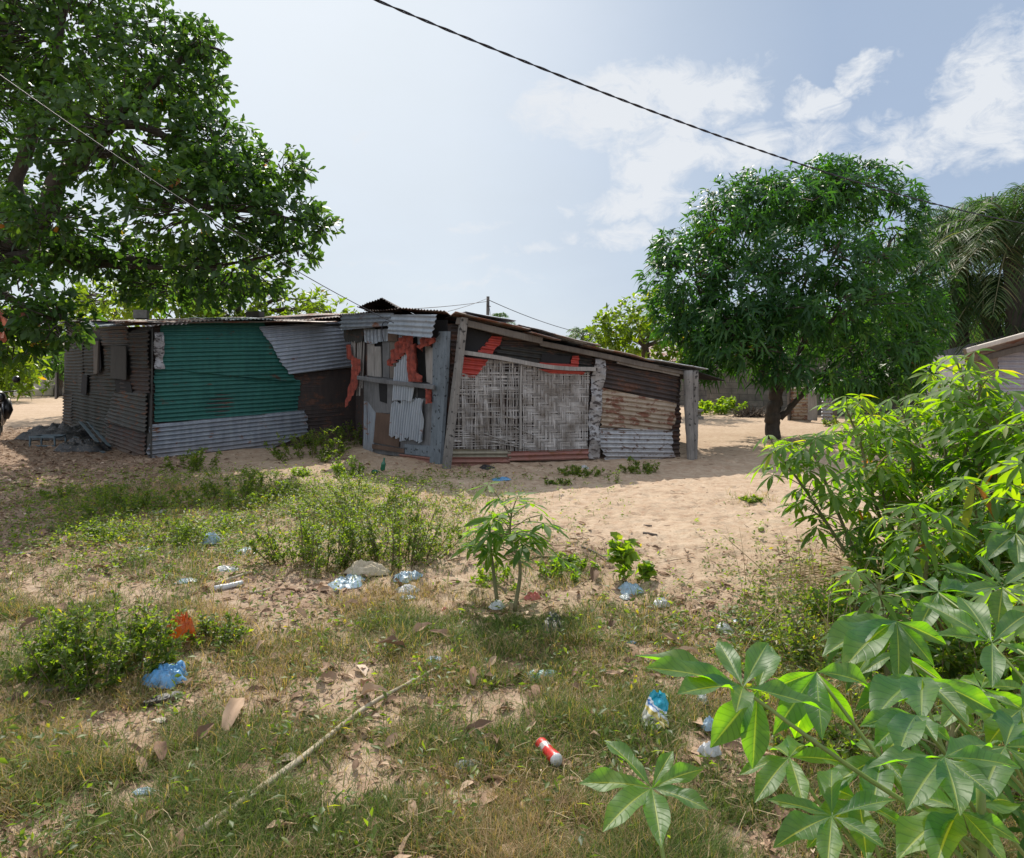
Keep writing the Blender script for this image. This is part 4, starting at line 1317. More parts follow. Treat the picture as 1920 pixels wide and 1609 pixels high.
# --- mango tree
T2 = GP(1450, 824)
tree = thing('mango_tree', 'rounded dark green mango tree with short dark trunk in the yard', 'tree', T2)
LOB = [lobe(*a) for a in [(1290, 520, 15, 80, 75, 1.1), (1262, 465, 15.2, 38, 34, .6), (1370, 425, 15.6, 95, 75, 1.4), (1450, 385, 16, 110, 52, 1.6), (1405, 350, 16, 40, 24, .6), (1540, 380, 16, 90, 52, 1.5), (1556, 322, 16, 44, 34, .7), (1610, 345, 16, 60, 42, 1.0),
                          (1662, 425, 16.4, 50, 75, 1.4), (1690, 365, 16.2, 26, 24, .5), (1540, 490, 14.2, 135, 70, 1.0), (1420, 540, 14.6, 120, 75, 1.1), (1560, 575, 13.8, 140, 62, .9), (1685, 540, 15.6, 56, 80, 1.5),
                          (1310, 615, 15, 66, 50, 1.0), (1262, 585, 15.4, 40, 52, .8), (1395, 655, 14.2, 90, 36, .8), (1640, 650, 14.8, 110, 44, 1.2), (1695, 640, 16, 48, 50, 1.2), (1470, 620, 17.5, 160, 60, 1.2), (1340, 670, 15.4, 50, 26, .7), (1470, 690, 13.8, 60, 22, .5), (1600, 710, 15.2, 70, 26, .8), (1335, 690, 15, 72, 22, .8), (1420, 690, 14.6, 62, 26, .7), (1540, 702, 14.4, 72, 22, .6), (1400, 600, 14.2, 90, 40, .7), (1680, 705, 15, 70, 36, .9), (1735, 600, 16, 34, 60, .8), (1620, 735, 15.5, 60, 18, .6)]]
tips, dirs, cs = crown(LOB, 16.0, .5, 31, .345)
mb = MB()
rosettes(mb, tips, dirs, 10, .24, .052, 'lance', .25, 1.0, .40, 3, .2, None, r_, .05)
crown_mb, crown_m = mb, M['mango']
mb = MB()
b = T2
limb(tree, [b - [0, 0, .08], b + [-.02, 0, .5], P(1456, 730, 15.9)], .165, .15, 12, name='trunk')
fk = P(1456, 735, 15.9)
limb(tree, [fk, P(1490, 690, 15.8), P(1508, 640, 15.7), P(1530, 560, 15.6), P(1580, 440, 15.8)], .115, .03)
limb(tree, [fk - [0, 0, .0], P(1425, 690, 15.9), P(1390, 640, 15.6), P(1340, 560, 15.4)], .11, .03)
limb(tree, [P(1462, 785, 15.9), P(1490, 755, 15.8), P(1525, 715, 15.7), P(1590, 660, 15.4), P(1660, 600, 15.4)], .075, .025)
limb(tree, [fk, P(1462, 660, 16), P(1450, 560, 16), P(1440, 430, 16)], .10, .03)
limb(tree, [P(1508, 640, 15.7), P(1560, 600, 15.2), P(1620, 530, 15), P(1680, 440, 15.8)], .06, .02)
limb(tree, [P(1508, 640, 15.7), P(1500, 560, 15), P(1530, 490, 14.6)], .05, .02)
mb = MB()
twigs(mb, tips, cs, r_, .25)
crown_mb.build_two(mb, 'crown', crown_m, M['bark'], tree)

# --- bright tree behind it, left
T3 = np.array([4.6, 24.5, 0])
tree = thing('almond_tree', 'yellowish green tree between the low roof end and the mango crown', 'tree', T3)
LOB = [lobe(x, y, d, rx, ry, rd) for (x, y, d, rx, ry, rd) in [(1150, 620, 24, 42, 34, 1.0), (1190, 600, 24.3, 48, 36, 1.2), (1240, 590, 24.3, 50, 45, 1.2), (1200, 645, 24, 70, 30, 1.2), (1130, 640, 24, 28, 20, .6), (1290, 640, 24.5, 60, 50, 1.2), (1130, 605, 24.2, 20, 16, .4)]]
tips, dirs, cs = crown(LOB, 8.0, .5, 41, .35)
mb = MB()
rosettes(mb, tips, dirs, 7, .27, .13, 'obov', .35, .85, .2, 2, .25, None, r_, .07)
crown_mb, crown_m = mb, M['almond_far']
mb = MB()
limb(tree, [T3, T3 + [.05, 0, 1.2], P(1210, 640, 24.3)], .2, .12, name='trunk')
for tx, ty in [(1150, 615), (1190, 600), (1240, 580), (1290, 630)]:
    limb(tree, [P(1210, 650, 24.3), P((1210 + tx) / 2, (640 + ty) / 2, 24.2), P(tx, ty, 24.1)], .08, .02)


crown_mb.build('crown', crown_m, tree)

# --- palms
def palm(base, top, n, flen, label, seed, mat='palm', trunk_r=.22, droopy=1.0, pairs=46, lw=.030, llen=.75):
    r = np.random.default_rng(seed)
    pt = thing('palm_tree', label, 'palm tree', base, 'palms beyond the yard')
    mb = MB()
    tube(mb, smooth_path([base - [0, 0, .1], (base + top) / 2 + r.normal(0, .05, 3), top], 14), np.linspace(trunk_r * 1.2, trunk_r, 14) * (1 + .12 * (np.arange(14) % 2)), 10)
    mb.build('trunk', M['bark'], pt)
    mr = MB(); ml = MB()
    for i in range(n):
        a = 2.399 * i + r.uniform(-.2, .2)
        f = i / n
        elv = R(82) - f * R(118) + r.normal(0, .12)
        h = np.array([math.cos(a), math.sin(a), 0])
        L = flen * r.uniform(.8, 1.1)
        d0 = h * math.cos(elv) + np.array([0, 0, math.sin(elv)])
        m = pairs
        t = np.linspace(0, 1, m)
        pts = top + d0 * (L * t)[:, None] + h * (L * .18 * t ** 2)[:, None] - np.array([0, 0, 1]) * (droopy * L * (.42 + .25 * (elv > .3)) * t ** 2.2)[:, None]
        tube(mr, pts[::3], np.linspace(.028, .005, len(pts[::3])), 5, cap=False)
        tan = norm(np.gradient(pts, axis=0))
        s = norm(np.cross(tan, np.array([0, 0, 1.0]) + 1e-3)); u = np.cross(s, tan)
        for sg in (-1, 1):
            k = np.arange(4, m)
            D = norm(s[k] * sg * .75 + tan[k] * .55 + u[k] * r.normal(.1, .28, (len(k), 1)))
            ll = llen * np.sin(np.pi * (.12 + .85 * t[k])) ** .6 * r.uniform(.75, 1.1, len(k))
            tn = np.clip(.25 + .5 * f + r.normal(0, .16, len(k)), 0, 1)
            leaves(ml, pts[k] + r.normal(0, .01, (len(k), 3)), D, u[k] + r.normal(0, .2, (len(k), 3)), ll, lw, 4, 1, .5, .55 * droopy, 'lance', tn)
    mr.build('frond_ribs', M['stem'], pt)
    ml.build('fronds', M[mat], pt)
    return pt


b = np.array([13.6, 19.5, 0.]); palm(b, P(1895, 440, 19.5), 46, 3.0, 'tall shaggy palm at the right with an arching top frond', 3)
b = np.array([13.6, 21.5, 0.]); palm(b, P(1800, 440, 21.5), 42, 2.7, 'drooping palm close beside the mango crown', 4, droopy=1.25)
b = np.array([14.6, 20.8, 0.]); palm(b, P(1850, 560, 20.8), 36, 2.6, 'lower palm with brown hanging fronds behind the right house', 5, droopy=1.5)
b = np.array([6.6, 66., 0.]); palm(b, P(1093, 632, 66.), 20, 2.4, 'tiny distant palm at the roof edge beside the yellowish tree', 6, pairs=20, lw=.09)
b = np.array([-1.6, 80., 0.]); palm(b, P(934, 602, 80.), 18, 2.2, 'tiny distant palm peeping over the roof under the wires', 7, pairs=20, lw=.09)


# ------------------------------------------------------------------ cassava
def palmate(mb, c, axis_up, fwd, size, nl, r, droop=.35, width=.26, K=5, H=1, tint=.4, mat=None, wave=.1):
    """one hand shaped leaf: leaflets fan out from its centre"""
    up = norm(axis_up)
    f = norm(fwd - up * np.dot(fwd, up)); s = np.cross(up, f)
    ang = np.linspace(-1, 1, nl) * R(125) + r.normal(0, .06, nl)
    D = norm(np.cos(ang)[:, None] * f + np.sin(ang)[:, None] * s - up * r.uniform(-.05, .3, (nl, 1)))
    L = size * (1 - .35 * (np.abs(ang) / R(125)) ** 2) * r.uniform(.9, 1.08, nl)
    N = up + r.normal(0, .12, (nl, 3))
    leaves(mb, np.repeat([c], nl, 0), D, N, L, L * width * r.uniform(.85, 1.15, nl), K, H, .22, droop * r.uniform(.6, 1.4, nl), 'cassava', np.clip(tint + r.normal(0, .06, nl), 0, 1), wave)


def cassava_plant(base, height, lean, r, nleaf, size, label, group, mat='cassava', stems=1, low=.35, nl=7, old=.05, dr=1.0):
    pl = thing('cassava_plant', label, 'cassava plant', base, group)
    ml = MB()
    for sI in range(stems):
        ms = MB()
        ln = np.array(lean) + r.normal(0, .10, 3) * (sI > 0) * [1, 1, 0] * 3
        hh = height * (1 if sI == 0 else r.uniform(.6, .95))
        top = base + np.array([ln[0], ln[1], hh])
        path = smooth_path([base, base + (top - base) * .4 + r.normal(0, .03, 3), base + (top - base) * .75 + r.normal(0, .03, 3), top], 20)
        tube(ms, path, np.linspace(.016, .006, 20), 6)
        m = max(4, int(nleaf / stems))
        for k in range(m):
            f = low + (1 - low) * (k + .5) / m
            p = path[int(f * 19)]
            a = 2.4 * k + r.uniform(-.5, .5)
            h = np.array([math.cos(a), math.sin(a), 0])
            pl_len = size * r.uniform(.7, 1.3) * (1.1 - .35 * (f > .93))
            el = r.uniform(.1, .7) if f < .9 else r.uniform(.6, 1.2)
            e = p + pl_len * (h * math.cos(el) + np.array([0, 0, math.sin(el)]))
            tube(ms, smooth_path([p, (p + e) / 2 + [0, 0, pl_len * .08], e], 6), [.0035] * 6, 4, cap=False)
            old_leaf = r.random() < old * (2.5 if f < .6 else .7)
            tn = r.uniform(.90, 1.0) if old_leaf else np.clip(.15 + .6 * f + r.normal(0, .12), 0, .86)
            palmate(ml, e, np.array([0, 0, 1.0]) + h * r.uniform(.0, .45) + r.normal(0, .2, 3), h, size * r.uniform(.75, 1.1), r.choice([5, 7, 7]) if nl == 7 else nl, r, .95 if old_leaf else dr * r.uniform(.15, .5), tint=tn, K=5)
        # young shoot
        palmate(ml, top + [0, 0, .01], np.array([0, 0, 1.0]), rand_dirs(1, r)[0], size * .45, 5, r, -.2, tint=.8, K=4)
        ms.build('stem', M['stem'], pl)
    ml.build('foliage', M[mat], pl)
    return pl


rc = np.random.default_rng(12)
GC = 'cassava plants along the right side'
for (px, py, h, lx, ly, nlf, sz, st, lab) in [
    (1640, 1120, 1.08, -.40, .15, 20, .17, 2, 'cassava leaning left over the sand with tip nearest the bare yard'),
    (1700, 1085, 1.28, -.42, .1, 22, .18, 2, 'cassava with bright flat top leaves below the mango trunk'),
    (1740, 1070, 1.25, -.10, .2, 20, .17, 2, 'cassava carrying a wilted pale yellow leaf beside its stem'),
    (1790, 1060, 1.45, .0, .2, 24, .18, 2, 'cassava with a tall straight stem standing in the middle of the thicket'),
    (1830, 1090, 1.62, -.08, .1, 26, .19, 2, 'tallest cassava with its curled shoot rising above the wall line'),
    (1880, 1100, 1.34, .0, .1, 26, .19, 2, 'cassava whose broad top leaves overlap the pale house wall'),
    (1930, 1080, 1.18, .0, .1, 24, .19, 2, 'cassava cut by the frame edge in front of the pale house'),
    (1860, 1020, 1.30, -.15, .2, 22, .18, 2, 'shaded cassava deep in the thicket behind the tallest one'),
    (1780, 1010, 1.15, -.25, .2, 20, .17, 2, 'smaller cassava at the back of the thicket near the yard'),
    (1950, 1180, 1.30, .05, .0, 22, .2, 2, 'cassava low at the frame edge in front of the thicket'),
    (1850, 1200, .85, -.05, .0, 14, .17, 1, 'short cassava with grey-green drooping leaf in front of the thicket'),
]:
    cassava_plant(GP(px, py), h, (lx, ly, 0), rc, nlf * 3.2, sz * 1.0, lab, GC, stems=st, low=.22, old=.028)
for (x_, y_, h_, lx_, nl_, sz_, lab_) in [
    (1.95, 2.55, .80, -.05, 22, .15, 'knee high cassava filling the gap behind the star leaves'),
    (2.45, 2.75, 1.00, -.10, 26, .16, 'waist high cassava at the frame edge behind the second near plant'),
    (1.75, 3.20, .62, -.08, 18, .14, 'low cassava between the near plants and the leaning one'),
    (2.75, 3.60, 1.05, -.10, 26, .16, 'cassava at the frame edge just before the thicket'),
    (2.25, 3.75, .80, -.12, 22, .15, 'cassava in front of the thicket left of the frame edge one'),
    (1.45, 2.20, .48, -.05, 16, .13, 'lowest cassava close under the near star leaves')]:
    cassava_plant(np.array([x_, y_, float(gz(x_, y_))]), h_, (lx_, .05, 0), rc, nl_ * 1.6, sz_, lab_, GC, stems=1, low=.2, old=.03)
GY = 'young cassava in the open yard'
cassava_plant(GP(965, 1146), .66, (-.02, .0, 0), rc, 26, .19, 'taller of two young cassava seedlings standing in the open grass', GY, stems=1, low=.40, old=0, dr=.35)
cassava_plant(GP(932, 1128), .50, (-.05, .05, 0), rc, 18, .16, 'shorter young cassava leaning beside the taller seedling', GY, stems=1, low=.40, old=0, dr=.35)


# --- near cassava: big leaves traced one by one
def leaf_big(parent, c, tips, mat, wfac=.30, dtint=.5, sag=.06, petiole_to=None):
    """c, tips = (px, py, distance)"""
    C = P(*c)
    mb = MB()
    n = len(tips)
    E = np.array([P(*q) for q in tips])
    D = E - C
    L = np.linalg.norm(D, axis=1)
    toeye = norm(np.array([0, 0, EYE]) - C)
    up = np.array([0, 0, 1.0])
    hang = np.clip(-norm(D)[:, 2] * 1.9 - .35, 0, 1)[:, None]
    N = (1 - hang) * (up + .35 * toeye) + hang * (toeye * 1.2 - up * .35) + rng.normal(0, .14, (n, 3))
    N = norm(N - norm(D) * np.sum(N * norm(D), 1, keepdims=True))
    Dn = D + np.array([0, 0, 1]) * (sag * L)[:, None]
    leaves(mb, np.repeat([C], n, 0), Dn, N, np.linalg.norm(Dn, axis=1), L * wfac * rng.uniform(.9, 1.12, n), 14, 3, .42, sag, 'cassava', np.clip(dtint + rng.normal(0, .2, n), 0, 1), .30, rng.uniform(.05, .2))
    lf = mb.build('leaf', M[mat], parent)
    if petiole_to is not None:
        mp = MB()
        tube(mp, smooth_path([C - [0, 0, .003], (C + petiole_to) / 2 - [0, 0, .01], petiole_to], 10), np.linspace(.0028, .0042, 10), 7)
        mp.build('petiole', M['petiole'], lf)
    return lf


near = thing('cassava_plant', 'big leaved cassava closest to the viewer in the lower right corner', 'cassava plant', np.array([.62, .95, 0]), GC)
ms = MB()
st_top = np.array([.66, 1.00, 1.02])
stp = smooth_path([np.array([.62, .95, 0.0]), np.array([.60, .93, .35]), np.array([.64, .96, .7]), st_top], 22)
tube(ms, stp, np.linspace(.008, .006, 22), 8)
ms.build('stem', M['petiole'], near)
A0 = P(1560, 1460, 1.12)
leaf_big(near, (1393, 1289, 1.10), [(1191, 1229, 1.12), (1210, 1252, 1.04), (1270, 1302, .99), (1346, 1202, 1.22), (1440, 1206, 1.22), (1380, 1336, .98), (1556, 1336, 1.12)], 'cassava_big', .29, petiole_to=stp[-3])
leaf_big(near, (1420, 1296, 1.16), [(1332, 1402, 1.12), (1411, 1442, 1.10), (1446, 1212, 1.26)], 'cassava_big', .40, .9, sag=.02)
leaf_big(near, (1531, 1260, 1.22), [(1446, 1292, 1.24), (1450, 1378, 1.16), (1542, 1388, 1.12), (1604, 1364, 1.18), (1634, 1290, 1.3), (1490, 1384, 1.28)], 'cassava_big', .31, petiole_to=stp[-4])
leaf_big(near, (1681, 1165, 1.5), [(1550, 1189, 1.48), (1542, 1232, 1.4), (1579, 1258, 1.34), (1606, 1264, 1.44), (1684, 1279, 1.4), (1752, 1250, 1.42), (1774, 1208, 1.5)], 'cassava_big', .29, petiole_to=np.array([.85, 1.25, .7]))
near2 = thing('cassava_plant', 'second near cassava with drooping star leaves at the right frame edge', 'cassava plant', np.array([1.12, 1.22, 0]), GC)
ms = MB()
stp2 = smooth_path([np.array([1.12, 1.22, 0.0]), np.array([1.10, 1.22, .4]), np.array([1.06, 1.25, .8]), np.array([1.05, 1.28, 1.15])], 22)
tube(ms, stp2, np.linspace(.009, .006, 22), 8)
ms.build('stem', M['petiole'], near2)
leaf_big(near2, (1731, 1270, 1.28), [(1604, 1333, 1.22), (1636, 1352, 1.14), (1728, 1352, 1.10), (1814, 1356, 1.16), (1872, 1340, 1.26)], 'cassava_big', .31, petiole_to=stp2[12])
leaf_big(near2, (1719, 1341, 1.10), [(1612, 1362, 1.08), (1756, 1390, 1.02), (1685, 1414, .98), (1785, 1393, 1.06), (1640, 1400, 1.02)], 'cassava_big', .31, petiole_to=stp2[9])
leaf_big(near2, (1770, 1420, .98), [(1624, 1442, .96), (1856, 1398, 1.06), (1914, 1440, .98), (1700, 1520, .88), (1800, 1530, .86), (1870, 1500, .9)], 'cassava_big', .31, petiole_to=stp2[6])
leaf_big(near2, (1860, 1205, 1.5), [(1730, 1130, 1.66), (1750, 1190, 1.5), (1800, 1120, 1.7), (1930, 1150, 1.6), (1960, 1240, 1.45), (1860, 1290, 1.36)], 'cassava_big', .27, petiole_to=stp2[16])
leaf_big(near2, (1915, 1330, 1.3), [(1830, 1300, 1.36), (1850, 1400, 1.2), (1930, 1430, 1.18), (2000, 1380, 1.24), (1970, 1290, 1.4)], 'cassava_big', .29, petiole_to=stp2[14])
leaf_big(near2, (1880, 1100, 1.9), [(1760, 1060, 1.95), (1790, 1120, 1.8), (1830, 1040, 2.0), (1950, 1060, 2.0), (1960, 1140, 1.8), (1870, 1180, 1.75)], 'cassava_big', .27, petiole_to=stp2[20])
leaf_big(near2, (1905, 1000, 2.3), [(1830, 990, 2.3), (1850, 1050, 2.2), (1910, 1070, 2.15), (1960, 1040, 2.2), (1930, 950, 2.4)], 'cassava_big', .27, petiole_to=stp2[21])
near3 = thing('cassava_plant', 'cassava leaf fan poking up from the bottom edge left of the near plant', 'cassava plant', np.array([.25, .72, 0]), GC)
ms = MB()
stp3 = smooth_path([np.array([.25, .72, 0]), np.array([.24, .74, .4]), np.array([.22, .80, .78])], 14)
tube(ms, stp3, np.linspace(.012, .007, 14), 8)
ms.build('stem', M['petiole'], near3)
leaf_big(near3, (1222, 1478, .95), [(1132, 1388, 1.02), (1085, 1470, .96), (1262, 1408, 1.0), (1320, 1442, .96), (1330, 1520, .9), (1240, 1590, .84), (1130, 1560, .86)], 'cassava_big', .32, petiole_to=stp3[-1])
leaf_big(near2, (1560, 1530, .98), [(1440, 1500, 1.0), (1450, 1590, .92), (1550, 1640, .88), (1660, 1590, .92), (1680, 1500, 1.0), (1560, 1440, 1.1)], 'cassava_big', .29, petiole_to=stp2[5])


def star(parent, c, rpx, n, to, seed):
    r = np.random.default_rng(seed)
    a0 = r.uniform(0, 6.28)
    tips = []
    for k in range(n):
        a = a0 + 2 * math.pi * (k + r.uniform(-.2, .2)) / (n + .6)
        q = rpx * r.uniform(.75, 1.1)
        tips.append((c[0] + q * math.cos(a), c[1] + q * .62 * math.sin(a) + .30 * rpx, c[2] - .12 * math.sin(a)))
    leaf_big(parent, c, tips, 'cassava_big', r.uniform(.27, .34), r.uniform(.2, .9), petiole_to=to)


for k, (cx, cy, d, rp, par, to) in enumerate([(1655, 1418, 1.15, 125, near2, stp2[8]), (1840, 1290, 1.45, 115, near2, stp2[15]), (1885, 1400, 1.15, 130, near2, stp2[9]), (1480, 1420, 1.2, 105, near, stp[14]),
                                              (1760, 1110, 1.75, 110, near2, stp2[18]), (1690, 1225, 1.7, 85, near2, stp2[15]), (1610, 1500, 1.05, 120, near, stp[12]), (1800, 1520, 1.0, 140, near2, stp2[6])]):
    star(par, (cx, cy, d), rp, [6, 7, 5][k % 3], to, 300 + k)


# ------------------------------------------------------------------ weeds
def weed(px, py, w_px, h_px, n, leaf, label, mat='weed', group='leafy weeds in the yard', r=rc, name='weed_bush', stems=14, depth=None, wr=.42):
    base = GP(px, py)
    d = base[1]
    w, h = w_px / F * d, h_px / F * d
    o = thing(name, label, 'weed', base, group)
    ms, ml = MB(), MB()
    dp = (depth or w) * .5
    PP, DD = [], []
    per = max(4, int(n / stems))
    for i in range(stems):
        a = r.uniform(0, 6.28); q = math.sqrt(r.random())
        root = base + [math.cos(a) * q * w * .33, math.sin(a) * q * dp * .66, 0]
        root[2] = float(gz(root[0], root[1])) - .01
        hh = h * r.uniform(.55, 1.05) * (1 - .35 * q ** 2)
        top = root + [math.cos(a) * q * w * .2 + r.normal(0, .03), math.sin(a) * q * dp * .2, hh]
        path = smooth_path([root, (root + top) / 2 + r.normal(0, .02, 3) * [1, 1, .3], top], 9)
        if stems <= 4 and i: ms.build('stem', M['stem_brown'], o); ms = MB()
        tube(ms, path, np.linspace(.0045, .0015, 9) * max(.6, h / .5), 4, cap=False)
        for b_ in range(5):
            f = r.uniform(.15, .9)
            p = path[int(f * 8)]
            aa = r.uniform(0, 6.28)
            e = p + np.array([math.cos(aa), math.sin(aa), r.uniform(.3, 1.0)]) * hh * .3 * r.uniform(.5, 1)
            tube(ms, np.array([p, (p + e) / 2 + [0, 0, .01], e]), [.002, .0015, .001], 3, cap=False)
            kk = int(per * .16)
            t = r.uniform(.1, 1, kk)[:, None]
            PP.append(p + (e - p) * t + r.normal(0, .006, (kk, 3))); DD.append(norm(r.normal(0, .8, (kk, 3)) + norm(e - p) * .6 + [0, 0, .2]))
        kk = int(per * .3)
        t = r.uniform(.12, 1, kk)
        PP.append(path[(t * 8).astype(int)] + r.normal(0, .012, (kk, 3))); DD.append(norm(r.normal(0, 1, (kk, 3)) * [1, 1, .5] + [0, 0, .35]))
    PP = np.concatenate(PP); DD = np.concatenate(DD); m = len(PP)
    leaves(ml, PP, DD, np.array([0, 0, 1.0]) + r.normal(0, .45, (m, 3)), leaf * r.uniform(.55, 1.2, m), leaf * wr * r.uniform(.8, 1.2, m), 2, 1, .3, .2, 'ellip', np.clip(r.beta(2, 2, m) + (r.random(m) < .02) * .5, 0, 1))
    if stems <= 4:
        ms.build('stem', M['stem_brown'], o)
        ml.build('foliage', M[mat], o)
    else:
        ml.build_two(ms, 'foliage', M[mat], M['stem_brown'], o)
    return o


weed(205, 1275, 270, 175, 4600, .036, 'large bushy weed beside the blue plastic bag', stems=34)
weed(90, 1270, 150, 110, 1700, .032, 'bushy weed at the left frame edge touching the large bush', stems=16)
weed(405, 1205, 110, 65, 900, .034, 'low spreading weed to the right of the orange wrapper', stems=14)
weed(600, 1055, 260, 130, 4200, .034, 'left half of the big weed clump above the pale foam lump', stems=30)
weed(740, 1050, 250, 140, 4600, .034, 'right half of the big weed clump beside the young cassava', stems=32)
weed(690, 960, 280, 84, 3000, .034, 'upper back part of the big weed clump', stems=22)
weed(430, 945, 230, 72, 2800, .042, 'upright weed patch in front of the blue-grey sheet', stems=24)
weed(330, 1020, 130, 62, 900, .036, 'straggly weed left of the pale blue bag', stems=14)
weed(225, 960, 200, 60, 1900, .04, 'weed patch in sun left of the white paper scrap', stems=18)
weed(115, 935, 70, 34, 500, .04, 'small shaded weed in the leaf litter on the left', stems=9)
weed(175, 1010, 170, 46, 700, .036, 'thin sprawling weed above the bare leaf patch', stems=14)
weed(655, 893, 66, 46, 900, .05, 'sunlit yellow-green weed before the door', 'weed2', stems=12)
weed(565, 893, 46, 22, 400, .05, 'small bright weed left of the sunlit one', 'weed2', stems=8)
weed(580, 862, 190, 64, 2600, .055, 'shaded dark weed bank under the rusty back wall', stems=26)
weed(365, 882, 120, 46, 1300, .05, 'shaded weed at the foot of the blue-grey sheet', stems=16)
weed(655, 845, 80, 60, 1100, .055, 'shaded weed in the recess under the long red rag', stems=12)
weed(1198, 886, 78, 34, 900, .045, 'round shaded weed below the spotted silver sheet', stems=12)
weed(1085, 893, 100, 26, 900, .045, 'low shaded weed below the matting', stems=14)
weed(1152, 908, 24, 42, 120, .04, 'thin single weed at the shadow edge', stems=3)
weed(1045, 908, 56, 12, 300, .05, 'flat tuft on the shaded sand beside the blue scrap', stems=8)
weed(1060, 1082, 120, 46, 700, .045, 'bright weed right of the taller young cassava', 'weed2', stems=12)
weed(940, 1100, 120, 50, 500, .04, 'yellowing weed at the foot of the young cassava', 'weed2', stems=12)
weed(1172, 1092, 84, 105, 150, .085, 'young broad leaved sapling alone on the sand', 'weed2', name='seedling', stems=3, wr=.75)
weed(1345, 775, 130, 36, 1500, .16, 'bright green weed bank lit by sun against the far block wall', 'weed2', stems=24, wr=.5)
weed(1560, 800, 40, 22, 150, .1, 'small dark weed beside the far tin door', stems=6)
weed(1660, 800, 70, 26, 400, .1, 'low weed at the foot of the far wall on the right', stems=10)
weed(120, 742, 60, 50, 500, .2, 'sunlit weed just beyond the left end of the shack', 'weed2', stems=10)
weed(40, 745, 150, 70, 1400, .22, 'sunlit shrubs across the left clearing', 'weed2', stems=16)
weed(1410, 942, 46, 14, 200, .06, 'dry tuft at the cassava edge on the sand', 'weed', stems=8)
for (px, py, w_, h_, n, lf, lab, mt) in [
    (1560, 1160, 110, 70, 500, .05, 'small broad leaved weed under the leaning cassava', 'weed2'),
    (1690, 1135, 200, 170, 1900, .06, 'weedy undergrowth below the cassava with the wilted leaf', 'weed2'),
    (1820, 1150, 260, 250, 3600, .06, 'dense undergrowth between the middle cassava stems', 'weed2'),
    (1910, 1110, 150, 230, 2200, .06, 'dense undergrowth at the frame edge below the pale house', 'weed'),
    (1860, 1050, 190, 220, 2200, .06, 'undergrowth deep behind the tallest cassava', 'weed2'),
    (1440, 1330, 170, 60, 420, .05, 'pale vine-like weed under the near cassava leaves', 'weed2'),
    (1500, 1230, 160, 90, 420, .04, 'dry grassy weed left of the near cassava', 'weed'),
    (1640, 1250, 170, 100, 800, .05, 'low weed between the near cassava and the thicket', 'weed2'),
    (1800, 1290, 230, 150, 1300, .055, 'weed growth hidden behind the star leaves', 'weed'),
    (1560, 1420, 200, 80, 700, .04, 'weed patch under the lowest near leaves', 'weed')]:
    weed(px, py, w_, h_, n, lf, lab, mt, stems=18)

# dry reeds standing between sand and thicket
mb = MB()
for i in range(46):
    b = GP(rc.uniform(1390, 1600), rc.uniform(1080, 1230))
    h = rc.uniform(.18, .5)
    l = rc.normal(0, .12, 2)
    tube(mb, smooth_path([b, b + [l[0] * .4, l[1] * .4, h * .55], b + [l[0], l[1], h]], 7), np.linspace(.0028, .001, 7), 4, cap=False, tint=rc.uniform(.3, 1))
tube(mb, smooth_path([GP(1490, 1180), GP(1490, 1180) + [-.12, 0, .28], GP(1490, 1180) + [-.40, .1, .55]], 12), np.linspace(.005, .002, 12), 5, tint=.5)
for i in range(40):
    b = GP(rc.uniform(1430, 1680), rc.uniform(1060, 1120), .02)
    a = rc.normal(0.05, .16)
    l = rc.uniform(.3, .9)
    tube(mb, np.array([b, b + [l * .5, l * .5 * a, rc.uniform(.0, .05)], b + [l, l * a, 0]]), [.004, .0035, .002], 4, cap=False, tint=rc.uniform(.4, 1))
M['straw'] = tint_mat('dry_straw', [(0, (.16, .11, .06)), (.5, (.33, .25, .14)), (1, (.5, .40, .24))], .8)
o = mb.build('dry_stalks', M['straw'], None)
tag(o, 'dry stalks and straw lying and standing at the thicket edge', 'dry stalks', kind='stuff')


# ------------------------------------------------------------------ grass, litter
def sample_ground(n, fn, y0, y1, pw, r, vmax=1700, xlim=1.0):
    y = y0 + (y1 - y0) * r.random(n) ** pw
    x = (r.random(n) - .5) * (1.56 * y + 2.6) * xlim
    k = r.random(n) < fn(x, y)
    return x[k], y[k]


rg_ = np.random.default_rng(77)
x, y = sample_ground(950000, dens_grass, 1.9, 9.5, 1.7, rg_)
n = len(x)
print('grass blades', n)
hn = fbm(x * 2.2, y * 2.2, 91, 3)
dry = np.clip(fbm(x * 1.6 + 7, y * 1.6, 92, 3) * 1.5 - .25, 0, 1)
L = (.035 + .125 * hn * rg_.uniform(.3, 1.35, n)) * (1 + .25 * (y > 5))
Wd = rg_.uniform(.0016, .0034, n) * (1 + .18 * (y - 2))
a = rg_.uniform(0, 6.28, n); lean = rg_.uniform(.15, 1.25, n)
D = norm(np.stack([np.cos(a) * lean, np.sin(a) * lean, np.ones(n)], -1))
z = gz(x, y)
base = np.stack([x, y, z - .004], -1)
K = 3
t = np.linspace(0, 1, K + 1)
h = np.stack([np.cos(a), np.sin(a), np.zeros(n)], -1)
Cc = base[:, None] + D[:, None] * (L[:, None] * t)[..., None] + h[:, None] * (L * rg_.uniform(-.1, .55, n))[:, None, None] * (t ** 2)[None, :, None] - np.array([0, 0, 1]) * (L * rg_.uniform(0, .45, n))[:, None, None] * (t ** 2)[None, :, None]
sd = np.stack([-np.sin(a), np.cos(a), rg_.normal(0, .2, n)], -1)
wv = Wd[:, None] * np.array([1, .85, .6, .12])
V = np.stack([Cc - sd[:, None] * wv[..., None] * .5, Cc + sd[:, None] * wv[..., None] * .5], 2).reshape(-1, 3)
b0 = (np.arange(n) * (K + 1) * 2)[:, None] + np.arange(K) * 2
Q = np.stack([b0, b0 + 1, b0 + 3, b0 + 2], -1).reshape(-1, 4)
isdry = rg_.random(n) < (.06 + .85 * dry ** 1.2)
